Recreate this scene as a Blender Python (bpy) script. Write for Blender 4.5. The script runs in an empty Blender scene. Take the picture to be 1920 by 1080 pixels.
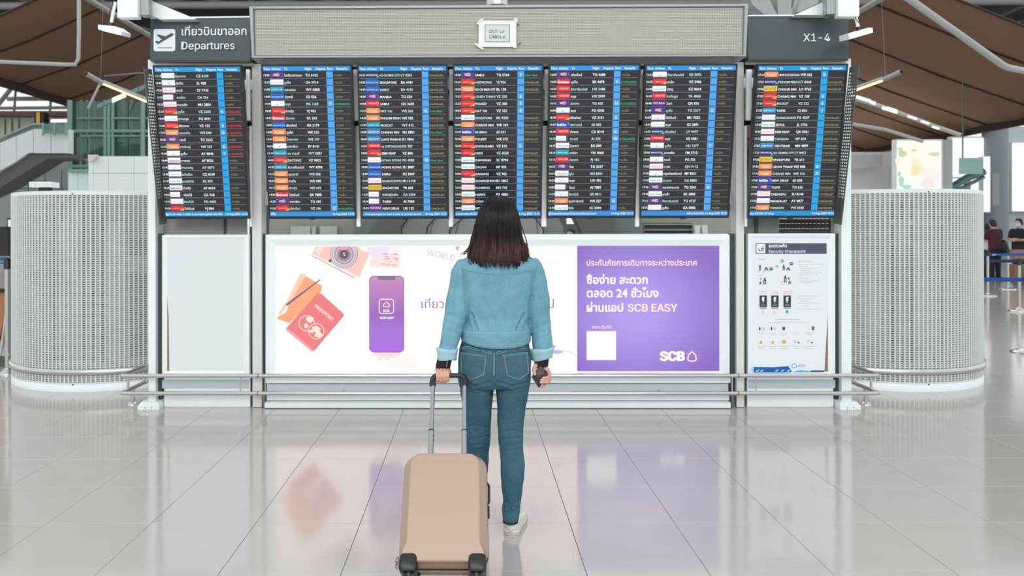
import bpy, bmesh, math, random
import numpy as np
from mathutils import Vector, Matrix, noise
from mathutils.bvhtree import BVHTree

random.seed(7)
rng = np.random.default_rng(7)
PI = math.pi
SC = bpy.context.scene
COL = SC.collection

# ------------------------------------------------------------------ camera
FPX, PPX, PPY = 1405.0, 883.0, 428.0
CAMZ = 1.46
cam_d = bpy.data.cameras.new('camera')
cam = bpy.data.objects.new('camera', cam_d)
COL.objects.link(cam)
cam_d.sensor_width = 36.0
cam_d.lens = FPX / 1920 * 36
cam_d.shift_x = (960 - PPX) / 1920
cam_d.shift_y = (PPY - 540) / 1920
cam_d.clip_end = 300
ROT = Matrix.Rotation(0.0084, 4, 'Z') @ Matrix.Rotation(PI / 2, 4, 'X') @ Matrix.Rotation(-0.002, 4, 'Z')
cam.matrix_world = Matrix.Translation((0, 0, CAMZ)) @ ROT
cam_d.dof.use_dof = True
cam_d.dof.focus_distance = 3.45
cam_d.dof.aperture_fstop = 3.6
SC.camera = cam

# ------------------------------------------------------------------ light
world = bpy.data.worlds.new('overcast_daylight')
SC.world = world
world.use_nodes = True
wn = world.node_tree.nodes
wn['Background'].inputs[0].default_value = (0.90, 0.96, 1.0, 1)
wn['Background'].inputs[1].default_value = 1.1

def area(name, loc, rot, sx, sy, power, col=(1, 1, 1)):
    l = bpy.data.lights.new(name, 'AREA'); l.shape = 'RECTANGLE'
    l.size = sx; l.size_y = sy; l.energy = power; l.color = col
    o = bpy.data.objects.new(name, l); COL.objects.link(o)
    o.location = loc; o.rotation_euler = rot
    return o
area('hall_fill', (0, -7.0, 6.5), (math.radians(62), 0, 0), 14, 4, 760, (1.0, 0.985, 0.96))  # added fill from behind the camera, brightens the board fronts
area('hall_fill', (0, 24, 10.2), (0, 0, 0), 26, 16, 900, (1.0, 0.98, 0.95))  # overhead area light added to brighten the far hall

area('canopy_fill', (14, 33, 4.4), (PI, 0, 0), 5, 16, 130, (1.0, 0.97, 0.92))  # added unseen fill that lifts the right canopy underside
area('canopy_fill', (-12.5, 36, 5.2), (PI, 0, 0), 4, 16, 80, (1.0, 0.97, 0.92))  # the same kind of added fill below the left canopy

SC.view_settings.view_transform = 'Standard'
SC.view_settings.look = 'None'
SC.view_settings.exposure = 0.0
SC.view_settings.gamma = 1.0
SC.view_settings.use_curve_mapping = False

# ------------------------------------------------------------------ helpers
def P(px, py, Y):
    """the world point on the plane Y that the photograph shows at a pixel"""
    d = ROT.to_3x3() @ Vector(((px - PPX) / FPX, -(py - PPY) / FPX, -1.0))
    t = Y / d.y
    return Vector((d.x * t, Y, CAMZ + d.z * t))

def lin(c):
    if isinstance(c, str):
        c = tuple(int(c[i:i + 2], 16) for i in (0, 2, 4))
    r = []
    for v in c:
        v = v / 255.0
        r.append(v / 12.92 if v <= 0.04045 else ((v + 0.055) / 1.055) ** 2.4)
    return tuple(r) + (1.0,)

MATS = {}
def mat(name, col, rough=0.5, metal=0.0, emit=0.0, var=0.0, vscale=8.0, bump=0.0, bscale=200.0, spec=0.5,
        stretch=(1, 1, 1), alpha=None, coat=0.0, trans=0.0, sample=True, ior=1.5):
    if name in MATS: return MATS[name]
    m = bpy.data.materials.new(name); m.use_nodes = True
    nt = m.node_tree; b = nt.nodes['Principled BSDF']
    c = lin(col)
    b.inputs['Base Color'].default_value = c
    b.inputs['Roughness'].default_value = rough
    b.inputs['Metallic'].default_value = metal
    b.inputs['Specular IOR Level'].default_value = spec
    b.inputs['IOR'].default_value = ior
    b.inputs['Coat Weight'].default_value = coat
    b.inputs['Coat Roughness'].default_value = 0.05
    if trans: b.inputs['Transmission Weight'].default_value = trans
    if emit:
        b.inputs['Emission Color'].default_value = c
        b.inputs['Emission Strength'].default_value = emit
        b.inputs['Base Color'].default_value = tuple(x * 0.12 for x in c[:3]) + (1,)
        if not sample: m.cycles.emission_sampling = 'NONE'
    if var or bump:
        tc = nt.nodes.new('ShaderNodeTexCoord'); mp = nt.nodes.new('ShaderNodeMapping')
        mp.inputs['Scale'].default_value = stretch
        nt.links.new(tc.outputs['Object'], mp.inputs['Vector'])
    if var:
        n = nt.nodes.new('ShaderNodeTexNoise'); n.inputs['Scale'].default_value = vscale; n.inputs['Detail'].default_value = 5
        nt.links.new(mp.outputs[0], n.inputs['Vector'])
        r = nt.nodes.new('ShaderNodeValToRGB')
        r.color_ramp.elements[0].position = 0.3; r.color_ramp.elements[1].position = 0.7
        r.color_ramp.elements[0].color = tuple(max(0, x * (1 - var)) for x in c[:3]) + (1,)
        r.color_ramp.elements[1].color = tuple(min(1, x * (1 + var)) for x in c[:3]) + (1,)
        nt.links.new(n.outputs['Fac'], r.inputs['Fac'])
        nt.links.new(r.outputs['Color'], b.inputs['Base Color'] if not emit else b.inputs['Emission Color'])
    if bump:
        n2 = nt.nodes.new('ShaderNodeTexNoise'); n2.inputs['Scale'].default_value = bscale; n2.inputs['Detail'].default_value = 3
        nt.links.new(mp.outputs[0], n2.inputs['Vector'])
        bp = nt.nodes.new('ShaderNodeBump'); bp.inputs['Strength'].default_value = bump; bp.inputs['Distance'].default_value = 0.002
        nt.links.new(n2.outputs['Fac'], bp.inputs['Height']); nt.links.new(bp.outputs[0], b.inputs['Normal'])
    MATS[name] = m
    return m

def glow(col, s=1.0):
    return mat('lit_%s_%s' % (col if isinstance(col, str) else '%02x%02x%02x' % tuple(col), s), col, rough=0.35, emit=s, sample=False)

class MB:
    """collects geometry in world coordinates; build() links it as ONE mesh object"""
    def __init__(s): s.v = []; s.f = []; s.mi = []; s.sm = []; s.mats = []
    def slot(s, m):
        if m not in s.mats: s.mats.append(m)
        return s.mats.index(m)
    def add(s, vs, fs, m=None, smooth=False):
        o = len(s.v); s.v += [tuple(p) for p in vs]
        k = s.slot(m) if m is not None else 0
        for f in fs: s.f.append(tuple(i + o for i in f)); s.mi.append(k); s.sm.append(smooth)
        return s
    def box(s, x0, x1, y0, y1, z0, z1, m=None, ch=0.0):
        x0, x1 = sorted((x0, x1)); y0, y1 = sorted((y0, y1)); z0, z1 = sorted((z0, z1))
        if ch <= 0:
            vs = [(x, y, z) for z in (z0, z1) for y in (y0, y1) for x in (x0, x1)]
            return s.add(vs, [(0, 2, 3, 1), (4, 5, 7, 6), (0, 1, 5, 4), (2, 6, 7, 3), (0, 4, 6, 2), (1, 3, 7, 5)], m)
        bm = bmesh.new(); bmesh.ops.create_cube(bm, size=1)
        for v in bm.verts: v.co = Vector(((x0 + x1) / 2 + v.co.x * (x1 - x0), (y0 + y1) / 2 + v.co.y * (y1 - y0), (z0 + z1) / 2 + v.co.z * (z1 - z0)))
        bmesh.ops.bevel(bm, geom=bm.edges[:], offset=ch, segments=2, affect='EDGES', profile=0.5)
        bm.verts.index_update()
        s.add([v.co[:] for v in bm.verts], [[v.index for v in f.verts] for f in bm.faces], m); bm.free()
        return s
    def prism(s, pts, vec, m=None, smooth=False):
        """closed polygon (3D points) extruded along vec"""
        n = len(pts); vec = Vector(vec)
        a = [Vector(p) for p in pts]; b = [p + vec for p in a]
        fs = [tuple(range(n)), tuple(range(2 * n - 1, n - 1, -1))]
        s.add(a + b, fs, m)
        o = len(s.v) - 2 * n; k = s.slot(m) if m is not None else 0
        for i in range(n):
            j = (i + 1) % n
            s.f.append((o + i, o + n + i, o + n + j, o + j)); s.mi.append(k); s.sm.append(smooth)
        return s
    def tube(s, pts, r, m=None, seg=10, caps=True, smooth=True, round_ends=False, flat=1.0, up=None):
        pts = [Vector(p) for p in pts]; n = len(pts)
        rs = list(r) if hasattr(r, '__len__') else [r] * n
        if round_ends:
            t0 = (pts[0] - pts[1]).normalized(); t1 = (pts[-1] - pts[-2]).normalized()
            pre, prr, post, por = [], [], [], []
            for a in (80, 55, 28):
                a = math.radians(a)
                pre.append(pts[0] + t0 * rs[0] * math.sin(a)); prr.append(rs[0] * math.cos(a))
                post.insert(0, pts[-1] + t1 * rs[-1] * math.sin(a)); por.insert(0, rs[-1] * math.cos(a))
            pts = pre + pts + post; rs = prr + rs + por; n = len(pts)
        tan = []
        for i in range(n):
            a = pts[max(0, i - 1)]; b = pts[min(n - 1, i + 1)]
            t = (b - a); tan.append(t.normalized() if t.length > 1e-9 else Vector((0, 0, 1)))
        u = Vector(up) if up is not None else (Vector((0, 0, 1)) if abs(tan[0].z) < 0.9 else Vector((0, 1, 0)))
        nrm = (u - tan[0] * u.dot(tan[0])).normalized()
        vs = []
        for i in range(n):
            nrm = (nrm - tan[i] * nrm.dot(tan[i])).normalized()
            bi = tan[i].cross(nrm)
            for k in range(seg):
                a = 2 * PI * k / seg
                vs.append(pts[i] + nrm * (math.cos(a) * rs[i] * flat) + bi * (math.sin(a) * rs[i]))
        fs = [(i * seg + k, i * seg + (k + 1) % seg, (i + 1) * seg + (k + 1) % seg, (i + 1) * seg + k) for i in range(n - 1) for k in range(seg)]
        s.add(vs, fs, m, smooth)
        if caps: s.add(vs[:seg], [tuple(range(seg - 1, -1, -1))], m); s.add(vs[-seg:], [tuple(range(seg))], m)
        return s
    def loft(s, rings, m=None, caps=True, smooth=True, closed=True):
        n = len(rings[0]); vs = [p for r in rings for p in r]
        fs = []
        for i in range(len(rings) - 1):
            for k in range(n if closed else n - 1):
                fs.append((i * n + k, i * n + (k + 1) % n, (i + 1) * n + (k + 1) % n, (i + 1) * n + k))
        if caps: fs += [tuple(range(n - 1, -1, -1)), tuple((len(rings) - 1) * n + k for k in range(n))]
        return s.add(vs, fs, m, smooth)
    def lathe(s, c, prof, m=None, seg=32, a0=0.0, a1=2 * PI, smooth=True, caps=False):
        full = abs(a1 - a0 - 2 * PI) < 1e-6
        na = seg if full else seg + 1
        vs = [(c[0] + r * math.cos(a0 + (a1 - a0) * k / seg), c[1] + r * math.sin(a0 + (a1 - a0) * k / seg), c[2] + z) for r, z in prof for k in range(na)]
        fs = []
        for i in range(len(prof) - 1):
            for k in range(seg):
                k2 = (k + 1) % na
                fs.append((i * na + k, i * na + k2, (i + 1) * na + k2, (i + 1) * na + k))
        s.add(vs, fs, m, smooth)
        if caps: s.add(vs[:na], [tuple(range(na - 1, -1, -1))], m); s.add(vs[-na:], [tuple(range(na))], m)
        return s
    def raw(s, ob_mesh, m=None, smooth=True, M=None):
        vs = [(M @ v.co if M else v.co) for v in ob_mesh.vertices]
        return s.add(vs, [tuple(p.vertices) for p in ob_mesh.polygons], m, smooth)
    def mesh(s, name, m=None, origin=(0, 0, 0)):
        me = bpy.data.meshes.new(name)
        ox, oy, oz = origin
        me.from_pydata([(a - ox, b - oy, c - oz) for a, b, c in s.v], [], s.f)
        mats = s.mats or ([m] if m else [])
        if m is not None and not s.mats: mats = [m]
        for x in mats: me.materials.append(x)
        if len(mats) > 1: me.polygons.foreach_set('material_index', s.mi)
        me.polygons.foreach_set('use_smooth', s.sm)
        me.update()
        return me
    def build(s, name, m=None, parent=None, label=None, kind=None):
        o0 = parent['_o'] if parent is not None else (0, 0, 0)
        me = s.mesh(name, m, o0)
        o = bpy.data.objects.new(name, me); COL.objects.link(o)
        if parent is not None:
            o.parent = parent; o['_o'] = parent['_o']
        if label: o['label'] = label
        if kind: o['kind'] = kind
        return o

def thing(name, label, cat, loc=(0, 0, 0), group=None):
    o = bpy.data.objects.new(name, None); COL.objects.link(o)
    o.empty_display_size = 0.1
    o.location = loc; o['_o'] = tuple(loc); o['label'] = label; o['category'] = cat
    if group: o['group'] = group
    return o
def tag(o, label, cat, group=None, kind=None):
    o['label'] = label; o['category'] = cat
    if group: o['group'] = group
    if kind: o['kind'] = kind
    return o
def solo(mb, name, m, loc, label, cat, group=None, kind=None):
    o = mb.build(name, m)
    o.data.transform(Matrix.Translation(-Vector(loc))); o.location = loc
    return tag(o, label, cat, group, kind)
def copy_tree(o, parent=None):
    c = o.copy(); COL.objects.link(c)
    if parent is not None: c.parent = parent
    for ch in list(o.children): copy_tree(ch, c)
    return c
def structure(name, mb, m, parent=None):
    o = mb.build(name, m, parent)
    if parent is None: o['kind'] = 'structure'
    return o
def rrect(x0, x1, z0, z1, r, n=5):
    pts = []
    for cx, cz, a in ((x1 - r, z1 - r, 0), (x0 + r, z1 - r, 90), (x0 + r, z0 + r, 180), (x1 - r, z0 + r, 270)):
        for k in range(n + 1):
            t = math.radians(a + 90 * k / n); pts.append((cx + r * math.cos(t), cz + r * math.sin(t)))
    return pts
def slab(poly, Y, th, m, mb=None):
    """a panel whose near outline is seen at these pixels, standing at depth Y"""
    mb = mb or MB()
    return mb.prism([P(x, y, Y) for x, y in poly], (0, th, 0), m)
def rect(x0, y0, x1, y1): return [(x0, y0), (x1, y0), (x1, y1), (x0, y1)]

# ---- text as flat geometry
_tc = bpy.data.curves.new('lettering', 'FONT')
_to = bpy.data.objects.new('lettering', _tc)
COL.objects.link(_to)
_font0 = _tc.font; _font1 = None
try:
    _font1 = bpy.data.fonts.load(bpy.utils.resource_path('LOCAL') + '/datafiles/fonts/Inter.woff2')
except Exception:
    pass
_cache = {}; LAYERS = {}
def glyphs(body, bold=0.0, res=3, shear=0.0):
    key = (body, bold, res, shear)
    if key in _cache: return _cache[key]
    latin = _font1 is not None and res > 2 and all(ord(ch) < 3000 for ch in body)
    if latin and bold:
        v, f = glyphs(body, 0.0, res, shear); n = len(v)
        _cache[key] = (np.concatenate([v, v + [bold, bold * .5], v + [bold * 2, 0], v + [bold, -bold * .5]]), [tuple(i + n * k for i in q) for k in range(4) for q in f])
        LAYERS[key] = n
        return _cache[key]
    _tc.font = _font1 if latin else _font0
    _tc.body = body; _tc.size = 1.0; _tc.offset = bold; _tc.resolution_u = res; _tc.shear = shear
    bpy.context.view_layer.update()
    dg = bpy.context.evaluated_depsgraph_get()
    me = bpy.data.meshes.new_from_object(_to.evaluated_get(dg), depsgraph=dg)
    v = np.zeros(len(me.vertices) * 3); me.vertices.foreach_get('co', v); v = v.reshape(-1, 3)[:, :2]
    f = [tuple(p.vertices) for p in me.polygons]
    bpy.data.meshes.remove(me)
    _cache[key] = (v, f)
    return _cache[key]
def text(mb, body, org, ux, uz, m, width=None, height=None, bold=0.0, res=3, align='L', shear=0.0, sep=False, fit=None):
    """flat lettering: org = base point, ux/uz = unit vectors; scaled to the given width or size"""
    v, f = glyphs(body, bold, res, shear)
    if not len(v): return
    w = v[:, 0].max() - v[:, 0].min()
    s = height if height else width / w
    sx = width / w if width else s
    if fit and w * s > fit: sx = fit / w
    x0 = v[:, 0].min()
    if align == 'C': x0 += w / 2
    elif align == 'R': x0 += w
    org = Vector(org); ux = Vector(ux); uz = Vector(uz)
    nl = LAYERS.get((body, bold, res, shear), len(v)); nn = ux.cross(uz).normalized() * 0.00012
    if sep:
        P3 = [org + ux * ((a - x0) * sx) + uz * (b * s) for a, b in v]
        vs, fs = [], []
        for k, q in enumerate(f):
            fs.append(tuple(range(len(vs), len(vs) + len(q)))); vs += [P3[i] + nn * (k * .06) for i in q]
        mb.add(vs, fs, m); return
    mb.add([org + ux * ((a - x0) * sx) + uz * (b * s) + nn * (i // nl) for i, (a, b) in enumerate(v)], f, m)

def remesh(mb, voxel, smooth=4, name='tmp', factor=0.5):
    me = mb.mesh(name)
    o = bpy.data.objects.new(name, me); COL.objects.link(o)
    r = o.modifiers.new('r', 'REMESH'); r.mode = 'VOXEL'; r.voxel_size = voxel; r.adaptivity = 0; r.use_smooth_shade = True
    if smooth:
        sm = o.modifiers.new('s', 'SMOOTH'); sm.iterations = smooth; sm.factor = factor
    bpy.context.view_layer.update()
    dg = bpy.context.evaluated_depsgraph_get()
    out = bpy.data.meshes.new_from_object(o.evaluated_get(dg), depsgraph=dg)
    bpy.data.objects.remove(o); bpy.data.meshes.remove(me)
    return out
def link_mesh(me, name, m, parent, label=None):
    me.transform(Matrix.Translation(-Vector(parent['_o'])))
    me.materials.clear(); me.materials.append(m)
    me.polygons.foreach_set('use_smooth', [True] * len(me.polygons))
    me.name = name
    o = bpy.data.objects.new(name, me); COL.objects.link(o); o.parent = parent; o['_o'] = parent['_o']
    if label: o['label'] = label
    return o
def interp(tab, t):
    """piecewise smooth interpolation of rows (t, a, b, ...)"""
    if t <= tab[0][0]: return tab[0][1:]
    if t >= tab[-1][0]: return tab[-1][1:]
    for i in range(len(tab) - 1):
        if tab[i][0] <= t <= tab[i + 1][0]:
            k = (t - tab[i][0]) / (tab[i + 1][0] - tab[i][0]); k = k * k * (3 - 2 * k) * 0.5 + k * 0.5
            return tuple(a + (b - a) * k for a, b in zip(tab[i][1:], tab[i + 1][1:]))

# ------------------------------------------------------------------ materials
M_tile = mat('polished_floor_tile', (183, 178, 171), rough=0.11, var=0.03, vscale=3.0, spec=1.0, ior=1.6)
nt = M_tile.node_tree
_n = nt.nodes.new('ShaderNodeTexNoise'); _n.inputs['Scale'].default_value = 1.6
_g = nt.nodes.new('ShaderNodeNewGeometry'); nt.links.new(_g.outputs['Position'], _n.inputs['Vector'])
_b = nt.nodes.new('ShaderNodeBump'); _b.inputs['Strength'].default_value = 0.06; _b.inputs['Distance'].default_value = 0.02
nt.links.new(_n.outputs['Fac'], _b.inputs['Height']); nt.links.new(_b.outputs[0], nt.nodes['Principled BSDF'].inputs['Normal'])
M_grout = mat('tile_joint', (112, 108, 102), rough=0.8)
M_white = mat('white_painted_metal', (234, 240, 240), rough=0.35, var=0.02, vscale=3)
M_warm = mat('pale_grey_painted_post', (214, 216, 212), rough=0.4, var=0.03, vscale=4)
M_dark = mat('dark_green_grey_recess', (58, 68, 68), rough=0.5)
M_black = mat('black_plastic', (22, 23, 24), rough=0.35, bump=0.05)
M_bezel = mat('black_bezel', (30, 32, 33), rough=0.3)
M_steel = mat('brushed_steel', (205, 203, 198), rough=0.22, metal=1.0, var=0.05, stretch=(1, 1, 30))
M_dsteel = mat('dark_steel', (120, 122, 120), rough=0.35, metal=1.0)
M_alu = mat('grey_aluminium', (150, 155, 155), rough=0.4, metal=0.6)
M_sign = mat('dark_slate_sign_face', (62, 74, 78), rough=0.45, var=0.05, vscale=2)
M_greyw = mat('mid_grey_panel', (150, 152, 150), rough=0.55, var=0.03)
# ------------------------------------------------------------------ floor, ceiling, far walls
T = 0.519
TA = 0.007                                   # the tile grid sits turned by this much to the board
GX, GY = (-0.06, 2051 / 643.0)                   # a tile corner
def grid_pt(i, j, z=0.0):
    x, y = i * T, j * T
    return Vector((GX + x * math.cos(TA) - y * math.sin(TA), GY + x * math.sin(TA) + y * math.cos(TA), z))
fl = MB()
fl.box(-46, 46, -14, 62, -0.12, -0.004)
floor = structure('floor', fl, M_grout)
floor['_o'] = (0, 0, 0)
g = 0.0013
def tile_mesh():
    b = MB(); a, c = g, T - g; e = 0.0012
    lo = [(a, a, -0.012), (c, a, -0.012), (c, c, -0.012), (a, c, -0.012)]
    md = [(x, y, -e) for x, y, _ in lo]
    hi = [(a + e, a + e, 0), (c - e, a + e, 0), (c - e, c - e, 0), (a + e, c - e, 0)]
    b.loft([lo, md, hi], M_tile, smooth=False)
    return b.mesh('tile')
tm = tile_mesh()
NEAR = (-9, 12, -2, 8)
for i in range(NEAR[0], NEAR[1]):
    for j in range(NEAR[2], NEAR[3]):
        o = bpy.data.objects.new('tile', tm); COL.objects.link(o); o.parent = floor
        o.location = grid_pt(i, j); o.rotation_euler = (0, 0, TA)
b = MB()
for i in range(-60, 60):
    for j in range(-30, 100):
        if NEAR[0] <= i < NEAR[1] and NEAR[2] <= j < NEAR[3]: continue
        q = [grid_pt(i, j), grid_pt(i + 1, j), grid_pt(i + 1, j + 1), grid_pt(i, j + 1)]
        c = sum(q, Vector()) / 4
        b.add([c + (p - c) * 0.9945 for p in q], [(0, 1, 2, 3)])
b.build('tile_field', M_tile, floor, kind='stuff')

M_ceil = mat('dark_roof_deck', (66, 64, 60), rough=0.9, var=0.2, vscale=0.6)
b = MB(); b.box(-34, 34, 30, 60, 12.0, 12.3)
ceiling = structure('ceiling', b, M_ceil)
ceiling['_o'] = (0, 0, 0)
M_truss = mat('pale_grey_roof_steel', (150, 150, 146), rough=0.5)
b = MB()
for y in (31.5, 36, 41, 47, 54):
    b = MB(); b.tube([(-34, y, 10.9), (34, y, 10.9)], 0.16, seg=8); b.build('roof_beam', M_truss, ceiling)
for x in range(-30, 31, 5):
    b = MB(); b.tube([(x, 30, 11.6), (x, 60, 11.6)], 0.11, seg=8); b.build('roof_purlin', M_truss, ceiling)
    for y in (31.5, 36, 41, 47):
        b = MB()
        b.tube([(x, y, 10.9), (x + 2.5, y + 2.2, 11.9)], 0.07, seg=6)
        b.tube([(x + 5, y, 10.9), (x + 2.5, y + 2.2, 11.9)], 0.07, seg=6)
        b.build('roof_brace', M_truss, ceiling)

# the end of the hall: a grey wall with a glazed band high up
M_bw = mat('pale_concourse_wall', (176, 182, 182), rough=0.7, var=0.04, vscale=0.5)
M_bw2 = mat('grey_concourse_wall', (136, 140, 138), rough=0.7, var=0.05, vscale=0.5)
M_brown = mat('brown_membrane', (126, 96, 76), rough=0.85, var=0.07, vscale=0.25, bump=0.0)
M_seam = mat('brown_membrane_seam', (58, 42, 34), rough=0.9)
b = MB(); b.box(-18, 34, 59, 59.4, 0, 12)
wall_back = structure('wall_back', b, M_bw); wall_back['_o'] = (0, 0, 0)
b = MB(); b.box(-40, -18, 46, 46.4, 0, 6.4)
structure('wall_left', b, mat('olive_grey_far_wall', (128, 134, 118), rough=0.8))
# glazing with trusses at the far left, open sky behind it
b = MB()
for x in np.arange(-39.5, -17, 2.2):
    b.tube([(x, 45.6, 6.4), (x + 0.5, 45.6, 12.5)], 0.07, seg=6)
b.box(-40, -17, 45.5, 45.7, 6.3, 6.55); b.box(-40, -17, 45.5, 45.7, 8.2, 8.35); b.box(-40, -17, 45.5, 45.7, 10.2, 10.35)
structure('window_1', b, M_truss)
b = MB()
for x0 in (-31.5, -26.3):
    b.tube([(x0, 40, 0), (x0, 40, 12)], 0.28, seg=12)
    for k in range(3): b.tube([(x0, 40, 7.4), (x0 + (k - 1) * 3.2, 40.5, 11.8)], 0.12, seg=8)
b.tube([(-34, 40, 6.9), (-17, 40, 7.1)], 0.14, seg=8); b.tube([(-34, 40, 7.9), (-17, 40, 8.0)], 0.09, seg=8)
b.tube([(-34, 40, 9.4), (-22, 40, 6.9)], 0.09, seg=8)
tag(b.build('roof_truss', M_truss), 'grey tubular steel truss against the bright glazing behind the left canopy', 'truss')

# ------------------------------------------------------------------ brown canopies
def canopy(side, name, label):
    # z falls away from the middle of the hall; edges run along the hall
    if side < 0:
        xi, xo = -10.4, -14.4; zf = lambda x: 11.76 + 0.4 * x
    else:
        xi, xo = 10.9, 17.8; zf = lambda x: 11.76 - 0.38 * x
    root = thing(name, label, 'canopy', (0, 18.8, 0))
    y0, y1 = 18.8, 58.0
    edges = [y0] + [20.65 + 2.75 * k for k in range(13)] + [y1]; n = len(edges) - 1
    for k in range(n):
        a, c = edges[k] + 0.03, edges[k + 1] - 0.03
        b = MB(); rings = []
        for t in np.linspace(0, 1, 9):
            x = xi + (xo - xi) * t; sag = -0.10 * math.sin(PI * t)
            z = zf(x) + sag
            rings.append([(x, a, z), (x, (a + c) / 2, z - 0.05), (x, c, z), (x, c, z + 0.05), (x, (a + c) / 2, z + 0.02), (x, a, z + 0.05)])
        b.loft(rings, M_brown, smooth=False); b.build('membrane_panel', M_brown, root)
        b = MB(); b.tube([(xi, a - 0.03, zf(xi) - 0.03), (xi + (xo - xi) * .5, a - .03, zf((xi + xo) / 2) - 0.13), (xo, a - 0.03, zf(xo) - 0.03)], 0.035, seg=6)
        b.build('seam', M_seam, root)
    b = MB(); b.box(xo - 0.12, xo + 0.12, y0, y1, zf(xo) - 0.20, zf(xo) + 0.1); b.build('edge_beam', M_seam, root)
    b = MB(); b.tube([(xi, y0, zf(xi)), (xi, y1, zf(xi))], 0.08, seg=8); b.build('edge_tube', M_truss, root)
    b = MB(); b.tube([(xi + side * -0.55, y0, zf(xi) + 0.35), (xi + side * -0.55, y1, zf(xi) + 0.35)], 0.09, seg=8); b.build('edge_tube', M_dark, root)
canopy(-1, 'membrane_canopy', 'brown stretched fabric canopy above the escalator and lift shaft')
canopy(1, 'membrane_canopy', 'brown stretched fabric canopy above the lit flower picture')

M_pipe = mat('grey_painted_pipe', (170, 172, 168), rough=0.35)
def pipe(name, pts, Ys, r, label, m=M_pipe):
    pp = [P(x, y, Y) for (x, y), Y in zip(pts, Ys)]
    b = MB(); b.tube(pp, r, m, seg=10); tag(b.build(name, m), label, 'pipe')
pipe('angled_pipe', [(148, -40), (148, 60), (147, 110), (141, 121), (120, 121), (0, 116), (-80, 112)], [14] * 7, 0.035, 'grey pipe dropping from the roof and turning left below the left canopy')
pipe('canopy_strut', [(1680, -20), (1700, -5), (1880, 122), (1890, 127), (1990, 146)], [13, 13, 14, 14.1, 15], 0.06, 'thick pale strut running down to the right under the right canopy')
pipe('arched_tube', [(1560, 178), (1605, 186), (1650, 199), (1700, 217), (1750, 236), (1800, 253)], [17] * 6, 0.05, 'arched steel tube with bright reflections under the right canopy')
pipe('lower_tube', [(1560, 226), (1600, 233), (1660, 243), (1730, 265)], [20] * 4, 0.05, 'plain grey tube below the arched tube under the right canopy')
pipe('slanted_strut', [(190, 152), (165, 203)], [20, 20], 0.032, 'short grey strut between the tube lamp and the left canopy edge')
pipe('horizontal_tube', [(195, 143), (300, 134)], [19, 19], 0.022, 'thin dark tube beside the tube lamp under the left canopy', M_dsteel)
# strips of glass pieces; their daylight glints are painted in as emission
M_glint = mat('painted_glint_glass', (236, 250, 246), rough=0.2, emit=1.1)
M_teal = mat('blue_green_glass', (88, 130, 128), rough=0.15, spec=0.8)
root = thing('glass_strip', 'row of small bright panes in a slot of the left canopy beside the tube lamp', 'skylight', P(180, 200, 19))
sp = [(182, 199), (196, 193), (210, 187), (224, 181), (236, 176), (248, 171), (260, 166), (272, 161)]
for k in range(len(sp) - 1):
    (a, c), (d, e) = sp[k], sp[k + 1]
    b = MB(); slab([(a, c - 3), (d - 1, e - 3), (d - 1, e + 5), (a, c + 5)], 19, 0.06, None, b)
    b.build('pane', M_glint if k in (2, 3) else M_teal, root)
root = thing('glass_strip', 'row of glowing glass bits standing in for reflections along the arched tube under the right canopy', 'skylight', P(1700, 210, 16.8))
for a, c, w in ((1602, 180, 10), (1614, 183, 12), (1627, 187, 12), (1638, 192, 9), (1660, 203, 8), (1674, 206, 18), (1712, 220, 16), (1736, 229, 14), (1756, 239, 12)):
    b = MB(); h = 5 if w < 15 else 7
    if a > 1700: h = 3
    slab([(a - w / 2, c - h / 2 - w * .15), (a + w / 2, c - h / 2 + w * .17), (a + w / 2, c + h / 2 + w * .17), (a - w / 2, c + h / 2 - w * .15)], 16.7, 0.06, None, b)
    b.build('lamp', M_glint, root)  # not lamps: emissive bits painting reflections along the tube

def tube_lamp(a, c, e, Y0, Y1, label, hang):
    root = thing('tube_lamp', label, 'lamp', P(c[0], c[1], Y0))
    A, C, E = P(*a, Y0), P(*c, Y0 + (Y1 - Y0) * .3), P(*e, Y1)
    b = MB(); b.tube([A, C], 0.036, seg=12); b.build('lamp_housing', M_alu, root)
    b = MB(); b.tube([A, A + (A - C).normalized() * 0.04], 0.026, seg=12); b.build('end_cap', M_black, root)
    b = MB(); b.tube([C + Vector((0, 0, 0.022)), E + Vector((0, 0, 0.022))], 0.03, seg=12); b.build('reflector', M_alu, root)
    b = MB(); b.tube([C, E], 0.024, seg=12); b.build('fluorescent_tube', mat('warm_tube_light', (255, 226, 150), emit=2.2, sample=False), root)
    b = MB(); b.tube([P(*hang[0], Y0), P(*hang[1], Y0)], 0.0035, seg=5); b.build('hanger_wire', M_dsteel, root)
tube_lamp((163, 139), (193, 156), (330, 212), 11, 11.5, 'glowing warm tube lamp hanging left of the board', ((189, 146), (194, -20)))
tube_lamp((1688, 135), (1655, 150), (1560, 184), 11, 11.5, 'glowing warm tube lamp hanging right of the board', ((1660, 145), (1652, -20)))

def FB(Y): return PPY + FPX * CAMZ / Y       # where the floor lies at depth Y
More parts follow.
